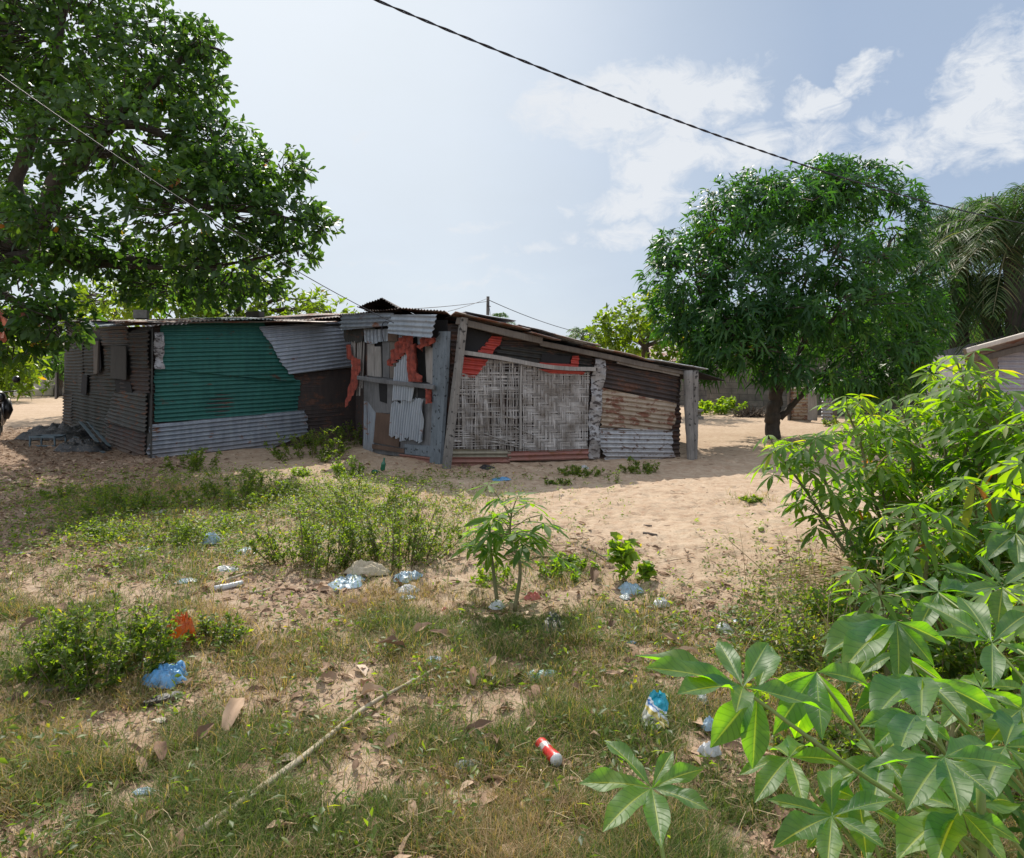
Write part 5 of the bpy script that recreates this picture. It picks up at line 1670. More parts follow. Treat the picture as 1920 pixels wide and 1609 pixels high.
tint = np.where(isdry, rg_.uniform(.55, 1, n), rg_.uniform(0, .45, n))
me = mesh_arrays('grass', V, Q, None, {'tint': np.repeat(tint, (K + 1) * 2)}, M['grass'])
o = link('grass', me)
tag(o, 'short tangled green and dry grass over the foreground', 'grass', kind='stuff')

# curly dead runners in the grass
mb = MB()
x, y = sample_ground(9000, lambda a_, b_: dens_grass(a_, b_) * .8, 2.0, 6.5, 1.6, rg_)
for xx, yy in zip(x, y):
    a = rg_.uniform(0, 6.28); l = rg_.uniform(.06, .2)
    p0 = np.array([xx, yy, float(gz(xx, yy)) + .008])
    a2 = a + rg_.normal(0, .9)
    p1 = p0 + [math.cos(a) * l * .5, math.sin(a) * l * .5, rg_.uniform(.01, .05)]
    p2 = p1 + [math.cos(a2) * l * .5, math.sin(a2) * l * .5, rg_.uniform(-.03, .02)]
    pts = smooth_path([p0, p1, p2], 5)
    tube(mb, pts, .0011, 3, cap=False, tint=rg_.uniform(.2, 1))
o = mb.build('dry_runners', M['straw'])
tag(o, 'curly dead grass runners tangled in the lawn', 'dry grass', kind='stuff')

# small leaf litter
x, y = sample_ground(125000, dens_litter, 2.0, 19, 1.9, rg_)
n = len(x)
print('litter', n)
a = rg_.uniform(0, 6.28, n)
D = np.stack([np.cos(a), np.sin(a), rg_.normal(0, .22, n)], -1)
N = norm(np.stack([rg_.normal(0, .35, n), rg_.normal(0, .35, n), np.ones(n)], -1))
mb = MB()
big = rg_.random(n) < .06
L = np.where(big, rg_.uniform(.06, .11, n), rg_.uniform(.012, .05, n)) * (1 + .03 * y)
leaves(mb, np.stack([x, y, gz(x, y) + rg_.uniform(.002, .014, n)], -1), D, N, L, L * rg_.uniform(.25, .6, n), 3, 1, .5, -.05, 'ellip', np.clip(rg_.beta(2, 2.2, n) * 1.0, 0, 1), curl=.35)
o = mb.build('leaf_litter', M['dead'])
tag(o, 'small brown fallen leaves and scraps scattered on the sand', 'leaf litter', kind='stuff')
# twigs and dark crumbs on the sand
mb = MB()
x, y = sample_ground(5000, lambda a_, b_: .25 + .75 * dens_litter(a_, b_), 2.2, 16, 1.5, rg_)
for xx, yy in zip(x, y):
    a = rg_.uniform(0, 3.14); l = rg_.uniform(.01, .07) * (1 + 2.5 * (rg_.random() < .06))
    p0 = np.array([xx, yy, float(gz(xx, yy)) + .006]); d_ = np.array([math.cos(a) * l, math.sin(a) * l * .8, rg_.normal(0, .006)])
    tube(mb, np.array([p0 - d_, p0 + rg_.normal(0, .003, 3), p0 + d_]), [.002, .0035, .0015], 4, cap=False, tint=rg_.uniform(0, .55))
o = mb.build('twig_litter', M['dead'])
tag(o, 'short twigs and dark crumbs strewn over the sand', 'twigs', kind='stuff')

# low seedlings among the litter, left of centre
def dens_sprout(x, y):
    u, v = topx(x, y)
    nz = fbm(x * 2.1 + 5, y * 2.1, 55, 3)
    g = np.maximum(blob(u, v, 480, 960, 330, 60), .8 * blob(u, v, 300, 1000, 260, 60))
    g = np.maximum(g, .06 * sstep(1100, 1180, v) * sstep(1350, 1200, u))
    g = np.maximum(g, .6 * blob(u, v, 1600, 1200, 250, 120))
    g = np.maximum(g, .5 * blob(u, v, 760, 900, 150, 14))
    return np.clip(g * (nz * 2.2 - .45), 0, 1)


x, y = sample_ground(100000, dens_sprout, 2.2, 11, 1.0, rg_)
n = len(x); m = 6
print('sprouts', n)
PPs = np.repeat(np.stack([x, y, gz(x, y)], -1), m, 0) + np.stack([rg_.normal(0, .025, n * m), rg_.normal(0, .025, n * m), rg_.uniform(.005, .07, n * m) * np.repeat(rg_.choice([.8, 1., 2.2], n), m)], -1)
mb = MB()
leaves(mb, PPs, rg_.normal(0, 1, (n * m, 3)) * [1, 1, .35] + [0, 0, .35], np.array([0, 0, 1.]) + rg_.normal(0, .4, (n * m, 3)), rg_.uniform(.02, .055, n * m), rg_.uniform(.010, .022, n * m), 2, 1, .3, .15, 'ellip')
o = mb.build('ground_weeds', M['weed'])
tag(o, 'tiny seedlings and creeping weeds covering the yard', 'ground weeds', kind='stuff')


# ------------------------------------------------------------------ litter one can point at
def plastic(name, c1, c2, trans=.35, rough=.3):
    m, t = mat_new(name)
    ob = t.n('ShaderNodeTexCoord').outputs['Object']
    n1 = t.noise(ob, 14, 6, .65, .6)
    n2 = t.noise(ob, 32, 4, .6)
    c = t.mix(t.ramp(n1, [(.35, 0), (.65, 1)]), c1, c2)
    c = t.mix(t.ramp(n2, [(.52, 0), (.70, .5)]), c, (.24, .18, .13))
    pb = t.n('ShaderNodeBsdfPrincipled', i_Roughness=rough)
    t.set(pb.inputs['Base Color'], c)
    bp = t.n('ShaderNodeBump', i_Strength=.6, i_Distance=.012, i_Height=n1)
    t.set(pb.inputs['Normal'], bp.outputs[0])
    tr = t.n('ShaderNodeBsdfTranslucent')
    t.set(tr.inputs['Color'], c)
    mx = t.n('ShaderNodeMixShader', i_0=trans, i_1=pb.outputs[0], i_2=tr.outputs[0])
    t.n('ShaderNodeOutputMaterial', i_Surface=mx.outputs[0])
    return m


M['bag_blue'] = plastic('blue_plastic', (.10, .34, .66), (.22, .48, .78))
M['bag_pale'] = plastic('pale_blue_plastic', (.46, .58, .68), (.30, .46, .60))
M['bag_white'] = plastic('white_plastic', (.66, .68, .70), (.52, .55, .58))
M['bag_clear'] = plastic('cloudy_plastic', (.50, .55, .56), (.36, .42, .44))
M['bag_black'] = plastic('black_plastic', (.010, .011, .014), (.024, .027, .03), .03, .5)
M['orange'] = plastic('orange_wrapper', (.72, .20, .02), (.55, .08, .01), .3)
M['pinkp'] = plastic('pink_plastic', (.66, .22, .20), (.48, .12, .11), .3)
M['yellowp'] = plain_mat('yellow_foam', (.58, .42, .10), .9, .4, 20)
M['tealp'] = plastic('teal_plastic', (.42, .60, .60), (.22, .44, .52), .3)
M['foam'] = plain_mat('dirty_foam', (.50, .43, .32), .95, .45, 16, col2=(.32, .27, .19), bump=.8)
M['green_glass'] = plain_mat('green_bottle', (.02, .16, .09), .15, .3, 6, spec=.8, trans=.3)
M['card'] = plain_mat('pale_card', (.52, .46, .37), .9, .3, 9)


def crumple(name, px, py, wpx, hpx, mat, label, cat, rot=0.0, seed=1, flat=.3, spikes=.35, up=0.004, aspect=None, n=26):
    """crumpled film: a folded, ragged heap with thickness and creases, resting on the ground"""
    r = np.random.default_rng(seed)
    g = GP(px, py, up)
    d = g[1]
    sx = wpx / F * d / 2 * 1.15
    # on-screen height comes mostly from ground depth seen at a slant, partly from real height
    slant = EYE / math.hypot(EYE, d)
    hz = hpx / F * d * flat * .8
    sy = max(.25 * sx, (hpx / F * d * (1 - flat)) / slant / 2)
    if aspect: sy = sx * aspect
    m = n
    th = np.linspace(0, 2 * math.pi, 44, endpoint=False)
    rr = np.linspace(0, 1, m)
    T_, R_ = np.meshgrid(th, rr, indexing='ij')
    outline = .72 + spikes * 2.2 * (fbm(np.cos(T_) * 1.7 + seed, np.sin(T_) * 1.7 + seed * 2, seed, 4) - .35)
    X = np.cos(T_) * R_ * outline; Y = np.sin(T_) * R_ * outline
    w1 = fbm(X * 2.1 + seed, Y * 2.1, seed + 1, 2)
    cre = 1 - np.abs(2 * fbm(X * 2.6 + 3 * w1, Y * 2.6 - 2 * w1 + seed, seed + 2, 4) - 1) ** .7
    cre2 = np.abs(2 * fbm(X * 5.5 + 2 * w1, Y * 5.5 + 9, seed + 4, 3) - 1)
    Z = hz * ((.55 * cre + .5 * w1 + .25 * cre2) * (1 - R_ ** 3) * 1.25 + .10 * cre2) + .002
    c, s_ = math.cos(rot), math.sin(rot)
    xw = (X * c - Y * s_) * sx; yw = (X * s_ + Y * c) * sy
    yy = g[1] + yw; xx = g[0] + xw
    V = np.stack([xx, yy, gz(xx, yy) + Z + up], -1)
    nn = len(th)
    idx = np.arange(nn * m).reshape(nn, m)
    i2 = np.roll(idx, -1, 0)
    Q = np.stack([idx[:, :-1], i2[:, :-1], i2[:, 1:], idx[:, 1:]], -1).reshape(-1, 4)
    me = mesh_arrays(name, V.reshape(-1, 3), Q, None, None, mat)
    o = link(name, me)
    rebase(o, g)
    return tag(o, label, cat)


crumple('plastic_bag', 310, 1285, 92, 66, M['bag_blue'], 'bright blue plastic bag with a raised knot by the large bushy weed', 'plastic bag', .5, 3, .5, .5, .02)
mbk = MB()
tube(mbk, smooth_path([GP(332, 1276, .05), GP(338, 1272, .085), GP(343, 1270, .075), GP(346, 1276, .05)], 8), [.012, .016, .014, .008, .006, .008, .008, .006], 7)
kn = mbk.build('knot', M['bag_blue'])
for o_ in bpy.data.objects:
    if o_.get('label', '').startswith('bright blue plastic bag'):
        kn.parent = o_
        from mathutils import Matrix
        kn.data.transform(Matrix.Translation(-o_.location))
crumple('wrapper', 338, 1216, 50, 56, M['orange'], 'orange crumpled wrapper right of the large bushy weed', 'wrapper', .9, 4, 1.2, .4, .05, .5)
crumple('plastic_sheet', 284, 1252, 70, 30, M['bag_clear'], 'cloudy flattened plastic between the orange wrapper and the blue bag', 'plastic sheet', .1, 5, .3, .3, .01)
crumple('plastic_bag', 396, 1022, 34, 40, M['bag_pale'], 'pale blue bag standing upright left of the big weed clump', 'plastic bag', .2, 6, .5, .55, .02, .8)
crumple('plastic_sheet', 460, 1036, 50, 20, M['bag_pale'], 'flat pale sheet just right of the upright pale blue bag', 'plastic sheet', .1, 7, .25, .2)
crumple('plastic_bag', 424, 1070, 42, 20, M['bag_white'], 'grey-white crumpled bag above the two sticks', 'plastic bag', .3, 8, .45, .4)
crumple('paper_scrap', 296, 961, 36, 12, M['bag_white'], 'white paper scrap lying farthest back among the left weeds', 'scrap', 0, 9, .3, .3)
crumple('plastic_scrap', 350, 1092, 40, 16, M['bag_pale'], 'small whitish scrap above the low spreading weed', 'scrap', 0, 10, .3, .4)
crumple('plastic_scrap', 40, 1038, 44, 8, M['bag_white'], 'thin white scrap on bare sand at the far left', 'scrap', 0, 11, .3, .3)
crumple('plastic_scrap', 268, 1030, 36, 12, M['bag_white'], 'small white scrap under the straggly weed', 'scrap', 0, 12, .35, .4)
crumple('plastic_bag', 648, 1096, 62, 44, M['bag_pale'], 'pale blue and white bag spilling toward the viewer from the foam lump', 'plastic bag', .6, 13, .3, .4)
crumple('foam_lump', 686, 1078, 92, 40, M['foam'], 'dirty beige stuffing lump below the big weed clump', 'foam', .1, 14, .75, .2, .01, .45)
crumple('plastic_bag', 762, 1086, 52, 30, M['bag_pale'], 'bluish cloudy bag just right of the foam lump', 'plastic bag', .2, 15, .4, .5)
crumple('plastic_bag', 766, 1110, 44, 24, M['bag_white'], 'shiny white crumpled bag in front of the bluish one', 'plastic bag', .5, 16, .5, .4)
crumple('plastic_scrap', 760, 1122, 52, 12, M['bag_blue'], 'dull blue strip under the shiny white bag', 'scrap', .1, 17, .3, .3)
crumple('plastic_bag', 932, 1146, 34, 30, M['bag_white'], 'small white twisted bag left of the young cassava foot', 'plastic bag', -.6, 18, .5, .25, .02, .8)
crumple('plastic_tub', 999, 1128, 36, 30, M['pinkp'], 'faded pink plastic piece right of the young cassava', 'plastic piece', 0, 19, .6, .15, .015, .6)
crumple('foam_lump', 1128, 1130, 20, 16, M['yellowp'], 'small yellow foam crumb in the grass left of the pale bags', 'foam', 0, 20, .6, .2)
crumple('plastic_bag', 1184, 1108, 48, 30, M['bag_pale'], 'pale blue-grey bag at the sapling foot', 'plastic bag', -.6, 21, .4, .4)
crumple('plastic_bag', 1172, 1124, 26, 16, M['bag_clear'], 'small cloudy bag tucked below the one at the sapling', 'plastic bag', 0, 22, .4, .4)
crumple('plastic_bag', 1240, 1134, 32, 26, M['bag_white'], 'white-lilac bag at the edge of sand and dead leaves', 'plastic bag', .3, 23, .5, .4)
crumple('plastic_bag', 1357, 1184, 42, 28, M['bag_white'], 'white creased bag in the middle of the dead leaf heap', 'plastic bag', .2, 24, .5, .3)
crumple('plastic_sheet', 1396, 1168, 42, 12, M['bag_pale'], 'flat shiny plastic behind the white bag in the leaf heap', 'plastic sheet', -.1, 25, .3, .3)
crumple('plastic_scrap', 1460, 1170, 26, 10, M['card'], 'small pinkish white scrap right of the flat shiny plastic', 'scrap', 0, 26, .4, .3)
crumple('plastic_sheet', 1636, 1140, 60, 12, M['bag_pale'], 'blue and white wrapper lying under the leaning cassava', 'wrapper', .1, 27, .3, .4)
crumple('plastic_scrap', 1014, 1268, 54, 26, M['tealp'], 'torn pale teal plastic scrap in the front grass', 'scrap', .1, 28, .35, .7)
crumple('plastic_scrap', 814, 1244, 36, 26, M['bag_pale'], 'sky blue and cream scrap at the thin end of the stick', 'scrap', .4, 29, .45, .4)
crumple('plastic_bag', 880, 1436, 56, 26, M['bag_clear'], 'grey cloudy bag half sunk in grass left of the red can', 'plastic bag', .1, 30, .4, .4)
crumple('plastic_bag', 1332, 1424, 44, 56, M['bag_white'], 'white bag standing under the near cassava leaf fan', 'plastic bag', .1, 31, .5, .4, .02, .8)
crumple('plastic_bag', 1330, 1376, 30, 52, M['bag_pale'], 'grey-blue rolled bag beside the pale vine weed', 'plastic bag', .3, 32, .45, .4, .02, .8)
crumple('plastic_scrap', 1318, 1316, 22, 40, M['bag_clear'], 'narrow white scrap just above the pale vine weed', 'scrap', .8, 33, .4, .3)
crumple('plastic_scrap', 1184, 1206, 20, 8, M['bag_blue'], 'tiny blue scrap near the tip of the longest near leaf', 'scrap', 0, 34, .4, .3)
crumple('plastic_scrap', 834, 1146, 14, 12, M['pinkp'], 'tiny pink scrap in the grass below the white bags', 'scrap', 0, 35, .5, .3)
crumple('plastic_bag', 1036, 1176, 40, 60, M['bag_black'], 'black torn bag half buried below the pink piece', 'plastic bag', .8, 36, .3, .6)
crumple('plastic_scrap', 940, 902, 36, 10, M['bag_blue'], 'bright blue scrap on the shaded sand before the matting', 'scrap', 0, 37, .4, .5)
crumple('plastic_bag', 912, 880, 30, 10, M['bag_black'], 'black scrap at the foot of the pale mossy tin strip', 'plastic bag', 0, 38, .5, .4)
crumple('plastic_scrap', 1096, 878, 16, 10, M['bag_white'], 'little white scrap in the shaded weed below the matting', 'scrap', 0, 39, .5, .4)
crumple('paper_scrap', 1608, 1308, 40, 16, M['bag_white'], 'white scrap on the ground behind the drooping star leaves', 'scrap', 0, 40, .4, .4)
crumple('plastic_scrap', 300, 1354, 34, 16, M['card'], 'yellowish cardboard piece below the blue bag', 'cardboard', .3, 41, .25, .15)
crumple('plastic_scrap', 274, 1486, 46, 20, M['bag_pale'], 'pale blue scrap in the grass at the bottom left', 'scrap', .2, 42, .35, .4)
crumple('plastic_scrap', 700, 1540, 40, 18, M['card'], 'tan card scrap below the stick at the bottom', 'cardboard', .2, 43, .3, .2)


# washing powder sachet with a printed panel
def sachet():
    g = GP(1228, 1374, .02)
    d = g[1]
    sx, sz = 50 / F * d, 54 / F * d
    o = thing('sachet', 'crumpled white detergent sachet with teal top and yellow print', 'sachet', g)
    nx, nz = 16, 16
    u, v = np.meshgrid(np.linspace(-.5, .5, nx), np.linspace(0, 1, nz), indexing='ij')
    th = .018 * np.sin(np.pi * (u + .5)) * np.sin(np.pi * np.clip(v, .05, .95)) + .05 * (np.abs(2 * fbm(u * 4 + 3, v * 4, 7, 3) - 1) - .3)
    rag = .22 * (fbm(u * 3 + 1, v * 3 + 2, 17, 3) - .5)
    X = (u * (1.05 - .45 * v) * sx + .22 * v * sx) + rag * sx
    Zl = v * sz * .9 + .01 + .16 * sz * (fbm(u * 3.5 + 9, v * 2 + 5, 19, 3) - .5)
    for nm, sgn, lo, hi, mt in [('body', 1, 0, 1, None)]:
        Vf = np.stack([g[0] + X, g[1] - th + v * .07 + .01 * (fbm(u * 3, v * 3 + 4, 9, 2)), g[2] + Zl], -1).reshape(-1, 3)
        Vb = np.stack([g[0] + X, g[1] + th + v * .07 + .006, g[2] + Zl], -1).reshape(-1, 3)
        idx = np.arange(nx * nz).reshape(nx, nz)
        Q = np.stack([idx[:-1, :-1], idx[1:, :-1], idx[1:, 1:], idx[:-1, 1:]], -1).reshape(-1, 4)
        tint = np.concatenate([v.ravel(), v.ravel()]); uu = np.concatenate([u.ravel(), u.ravel()])
        m, t = mat_new('printed_film')
        a = t.n('ShaderNodeAttribute', attribute_name='tint').outputs['Fac']
        b = t.n('ShaderNodeAttribute', attribute_name='lu').outputs['Fac']
        ob = t.n('ShaderNodeTexCoord').outputs['Object']
        nz_ = t.noise(ob, 24, 3)
        sw = t.m('ADD', a, t.m('MULTIPLY', b, .55))
        c = t.ramp(t.m('ADD', sw, t.m('MULTIPLY', t.m('SUBTRACT', nz_, .5), .35)), [(0, (.62, .60, .52)), (.22, (.62, .50, .16)), (.36, (.72, .73, .74)), (.48, (.10, .22, .50)), (.54, (.74, .75, .78)), (.64, (.02, .30, .42)), (1, (.02, .34, .44))], 'CONSTANT')
        pb = t.n('ShaderNodeBsdfPrincipled', i_Roughness=.35)
        t.set(pb.inputs['Base Color'], c)
        t.n('ShaderNodeOutputMaterial', i_Surface=pb.outputs[0])
        me = mesh_arrays('film', np.concatenate([Vf, Vb]), np.concatenate([Q, Q[:, ::-1] + nx * nz]), None, {'tint': tint, 'lu': uu}, m)
        link('film', me, o)


sachet()


def tin_can():
    a, b = GP(1012, 1406, .033), GP(1046, 1446, .033)
    o = thing('drink_can', 'red drink can with a grey band lying in the grass', 'drink can', (a + b) / 2)
    m, t = mat_new('red_can_paint')
    at = t.n('ShaderNodeAttribute', attribute_name='tint').outputs['Fac']
    ob = t.n('ShaderNodeTexCoord').outputs['Object']
    c = t.ramp(t.m('ADD', at, t.m('MULTIPLY', t.noise(ob, 60, 3), .08)), [(0, (.45, .45, .45)), (.1, (.50, .03, .03)), (.30, (.42, .38, .38)), (.48, (.52, .03, .03)), (.95, (.5, .5, .5))], 'CONSTANT')
    pb = t.n('ShaderNodeBsdfPrincipled', i_Roughness=.35, i_Metallic=.2)
    t.set(pb.inputs['Base Color'], c)
    t.n('ShaderNodeOutputMaterial', i_Surface=pb.outputs[0])
    mb = MB()
    k = 14
    f = np.linspace(0, 1, k)
    rad = np.where((f < .06) | (f > .94), .020, .027) * (1 - .12 * np.exp(-((f - .55) / .12) ** 2))
    tube(mb, a + (b - a) * f[:, None], rad, 16)
    ring = np.repeat(f, 16)
    mb.A['tint'] = [np.concatenate([ring, [0, 1]])]
    mb.build('can_body', m, o)


tin_can()

# green bottles by the door
for (px, py, lab) in [(699, 889, 'green glass bottle lying in shade, left one of a pair before the door'), (717, 887, 'green glass bottle standing tilted, right one of a pair before the door')]:
    g = GP(px, py)
    mb = MB()
    f = np.linspace(0, 1, 12)
    rad = np.interp(f, [0, .04, .6, .75, .96, 1], [.02, .036, .036, .014, .013, .014])
    tilt = np.array([.10, -.12, .03]) if px < 710 else np.array([.03, .0, .20])
    tube(mb, g + [0, 0, .03] + tilt * f[:, None], rad, 10)
    o = mb.build('bottle', M['green_glass'])
    rebase(o, g); tag(o, lab, 'bottle', 'green bottles before the door')

# long stick, branches and boards
M['stick'] = wood_mat('bare_stick', (.33, .27, .19), (.50, .43, .32), (20, 20, 2))
M['stick_dark'] = wood_mat('dark_stick', (.06, .045, .035), (.11, .085, .065), (20, 20, 3))


def stick(ctrl, r0, r1, mat, label, name='stick', cat='stick', sides=8):
    mb = MB()
    pts = smooth_path(ctrl, 18)
    tube(mb, pts, np.linspace(r0, r1, 18) * (1 + rng.normal(0, .04, 18)), sides)
    o = mb.build(name, mat)
    rebase(o, pts[0])
    return tag(o, label, cat)


stick([GP(372, 1575, .02), GP(560, 1436, .025), GP(680, 1340, .028), GP(770, 1286, .025), GP(862, 1236, .02)], 0.0165, .005, M['stick'], 'long bare pole running diagonally through the front grass')
stick([GP(45, 1328, .02), GP(85, 1308, .025), GP(150, 1300, .03), GP(190, 1296, .02), GP(258, 1302, .015)], .014, .006, M['stick_dark'], 'dark crooked branch in front of the large bushy weed', 'branch', 'branch')
stick([GP(404, 1098, .015), GP(440, 1088, .02), GP(472, 1076, .02)], .012, .008, M['stick'], 'upper short stick of two left of the foam lump')
stick([GP(402, 1108, .02), GP(430, 1104, .022), GP(454, 1098, .022)], .020, .018, M['bag_white'], 'white split tube just below the short stick', 'tube', 'tube')
stick([GP(468, 1114, .01), GP(490, 1112, .012), GP(506, 1106, .01)], .009, .006, M['stick'], 'little pale stick nearest the big weed clump')
stick([GP(1090, 1026, .01), GP(1106, 1034, .02), GP(1130, 1048, .02), GP(1142, 1056, .01)], .010, .006, M['stick_dark'], 'dark bent stick on the sand left of the sapling')
stick([GP(1206, 1004, .012), GP(1232, 1007, .012)], .016, .014, M['stick_dark'], 'short charred stick on open sand, nearer of two')
stick([GP(1207, 988, .01), GP(1222, 990, .01)], .010, .008, M['stick_dark'], 'short charred stick on open sand, farther of two')
stick([GP(1008, 1012, .01), GP(1036, 1020, .01)], .010, .008, M['stick_dark'], 'dark stick right of the young cassava foliage')
stick([GP(1560, 1085, .01), GP(1640, 1105, .03), GP(1700, 1120, .02)], .008, .005, M['stick'], 'pale straw stem lying under the thicket edge')

# sandal half hidden by the blue bag
g = GP(305, 1318, .012)
mb = MB()
a = np.linspace(0, 2 * math.pi, 28, endpoint=False)
rx = .075 * (1 + .12 * np.cos(2 * a)); ry = .034 * (1 + .15 * np.cos(a))
c_, s_ = math.cos(.7), math.sin(.7)
ox, oy = np.cos(a) * rx, np.sin(a) * ry
X, Y = ox * c_ - oy * s_, ox * s_ + oy * c_
V = np.concatenate([np.c_[g[0] + X, g[1] + Y, np.full(28, g[2])], np.c_[g[0] + X, g[1] + Y, np.full(28, g[2] + .018)], [[g[0], g[1], g[2] + .016]]])
k = np.arange(28); k2 = (k + 1) % 28
mb.add(V, np.stack([k, k2, k2 + 28, k + 28], -1), np.stack([k + 28, k2 + 28, np.full(28, 56)], -1))
o = mb.build('sandal_sole', M['bag_black'], smooth=False)
rebase(o, g); tag(o, 'dark worn shoe sole in front of the bright blue bag', 'shoe sole')

# large curled dead leaves
DL = [(436, 1366, 80, .75, 'longest curled tan leaf, with a raised stalk, lower left of the pole'), (605, 1276, 36, .55, 'pinkish brown dead leaf alone left of the pole'), (700, 1322, 60, .70, 'pale leaf lying right against the pole'),
      (690, 1302, 50, .5, 'grey-brown curled leaf just above the pole leaf'), (888, 1290, 40, .45, 'reddish brown leaf right of the pole tip'), (922, 1256, 26, .8, 'small white-stalked leaf above the reddish one'),
      (1076, 1276, 24, .25, 'dark brown upright leaf right of the teal scrap'), (1150, 1282, 34, .62, 'tan curled leaf between the dark leaf and the near cassava'), (900, 1385, 50, .15, 'very dark narrow leaf above the grey cloudy bag'),
      (932, 1412, 36, .2, 'dark brown pointed leaf left of the red can'), (996, 1384, 26, .65, 'light tan leaf above the red can'), (1114, 1400, 26, .7, 'greyish pale leaf right of the red can'), (1112, 1092, 42, .15, 'dark rust dead leaf standing between bright weed and sapling'),
      (1144, 1184, 24, .1, 'dark leaf under the grass tuft left of the leaf heap'), (734, 1228, 46, .22, 'dark curled leaf above the sky blue scrap'), (790, 1196, 40, .6, 'pinkish leaf in a line of three, left one'), (826, 1204, 40, .5, 'brown leaf in the grass right of the pinkish one'),
      (300, 1432, 50, .3, 'brown leaf at the bottom left edge'), (490, 1225, 26, .72, 'small pale leaf right of the low spreading weed'), (380, 1398, 40, .2, 'dark flat leaf below the longest tan leaf'), (1225, 1250, 40, .6, 'broad tan leaf left of the near cassava tip'),
      (1290, 1240, 40, .75, 'pale leaf at the lower rim of the leaf heap'), (1260, 1215, 36, .5, 'brown leaf on the left of the leaf heap'), (560, 1166, 30, .7, 'pale leaf under the foam lump'), (660, 1150, 30, .65, 'dry leaf right of the pale one under the foam lump'), (60, 1186, 40, .15, 'dark leaf at the left frame edge')]
for (px, py, wpx, tn, lab) in DL:
    g = GP(px, py, .012)
    L = wpx / F * g[1] * 1.15
    a = rng.uniform(0, 6.28)
    mb = MB()
    D0 = np.array([[math.cos(a), math.sin(a) * .8, rng.uniform(.05, .35)]])
    leaves(mb, g[None] - D0 * L * .5 + [0, 0, .03], D0, np.array([[rng.normal(0, .4), -.35 + rng.normal(0, .2), 1.0]]), [L], [L * rng.uniform(.30, .42)], 10, 3, rng.uniform(.5, 1.0), [-.12], 'ovate', np.array([tn]), .35, rng.uniform(.3, .7))
    o = mb.build('dead_leaf', M['dead'])
    rebase(o, g); tag(o, lab, 'dead leaf', 'large dry leaves on the ground')

# small green fruit on the sand
g = GP(1427, 996, .022)
bm = bmesh.new(); bmesh.ops.create_uvsphere(bm, u_segments=14, v_segments=9, radius=.03)
bmesh.ops.scale(bm, vec=(1.1, .9, .75), verts=bm.verts)
me = bpy.data.meshes.new('fruit'); bm.to_mesh(me); bm.free()
me.materials.append(plain_mat('green_fruit', (.30, .36, .08), .5, .3, 12))
for p in me.polygons: p.use_smooth = True
o = bpy.data.objects.new('fruit', me); COL.objects.link(o); o.location = g
tag(o, 'small yellow-green fruit on the open sand beside the thicket', 'fruit')


# ------------------------------------------------------------------ dark heap, crate and sheets left of the shack
def heap(name, px, py, wpx, hpx, mat, label, cat, seed):
    crumple(name, px, py, wpx, hpx, mat, label, cat, .1, seed, .8, .35, .0, .5, 30)


heap('tarpaulin', 118, 822, 170, 42, M['bag_black'], 'black tarpaulin heap against the left end of the shack', 'tarpaulin', 51)
heap('tarpaulin', 152, 846, 110, 34, M['bag_black'], 'dark crumpled sheet in front of the black heap', 'tarpaulin', 52)
M['blue_grey'] = plain_mat('dull_blue_plastic', (.12, .17, .20), .6, .4, 8)
o = thing('plastic_crate', 'dull blue empty crate frame lying by the black tarpaulin', 'crate', GP(82, 838))
c0 = GP(82, 838)
for nm, p0, p1 in [('rail', (-.28, 0, .20), (.22, 0, .20)), ('rail', (-.28, 0, .02), (.22, 0, .02)), ('upright', (-.28, 0, 0), (-.28, 0, .22)), ('upright', (.22, 0, 0), (.22, 0, .22)),
                   ('rail', (-.28, .35, .20), (.22, .35, .20)), ('upright', (-.28, .35, 0), (-.28, .35, .22)), ('upright', (.22, .35, 0), (.22, .35, .22)), ('rail', (-.28, 0, .20), (-.28, .35, .20)), ('rail', (.22, 0, .20), (.22, .35, .20))]:
    beam(nm, c0 + np.array(p0), c0 + np.array(p1), .03, .035, M['blue_grey'], parent=o, up=(0, 0, 1) if nm == 'rail' else (0, 1, 0), n=4)
for i, (x0, y0, x1, y1) in enumerate([(150, 800, 196, 846), (165, 806, 205, 840), (140, 828, 196, 850), (120, 818, 170, 812)]):
    p0 = GP(x0, max(y0, 822), .03 + (.35 if y0 < 810 else .06)); p1 = GP(x1, y1, .02)
    beam('offcut', p0, p1, .07, .012, M['blue_grey'], parent=None, n=6)
    ob_ = bpy.context.scene.objects[-1] if False else None
for o_ in list(bpy.data.objects):
    if o_.name.startswith('offcut') and o_.parent is not None and o_.parent.name.startswith('tin_shack'):
        mw = o_.parent.matrix_basis.copy()
        o_.parent = None
        o_.data.transform(mw)
for lab, o_ in zip(['bluish lath leaning steeply on the wall foot', 'bluish lath leaning beside the steep one', 'bluish lath lying flat toward the corner', 'bluish lath on top of the black heap'], [x for x in bpy.data.objects if x.name.startswith('offcut')]):
    tag(o_, lab, 'lath', 'laths dumped at the left end of the shack')

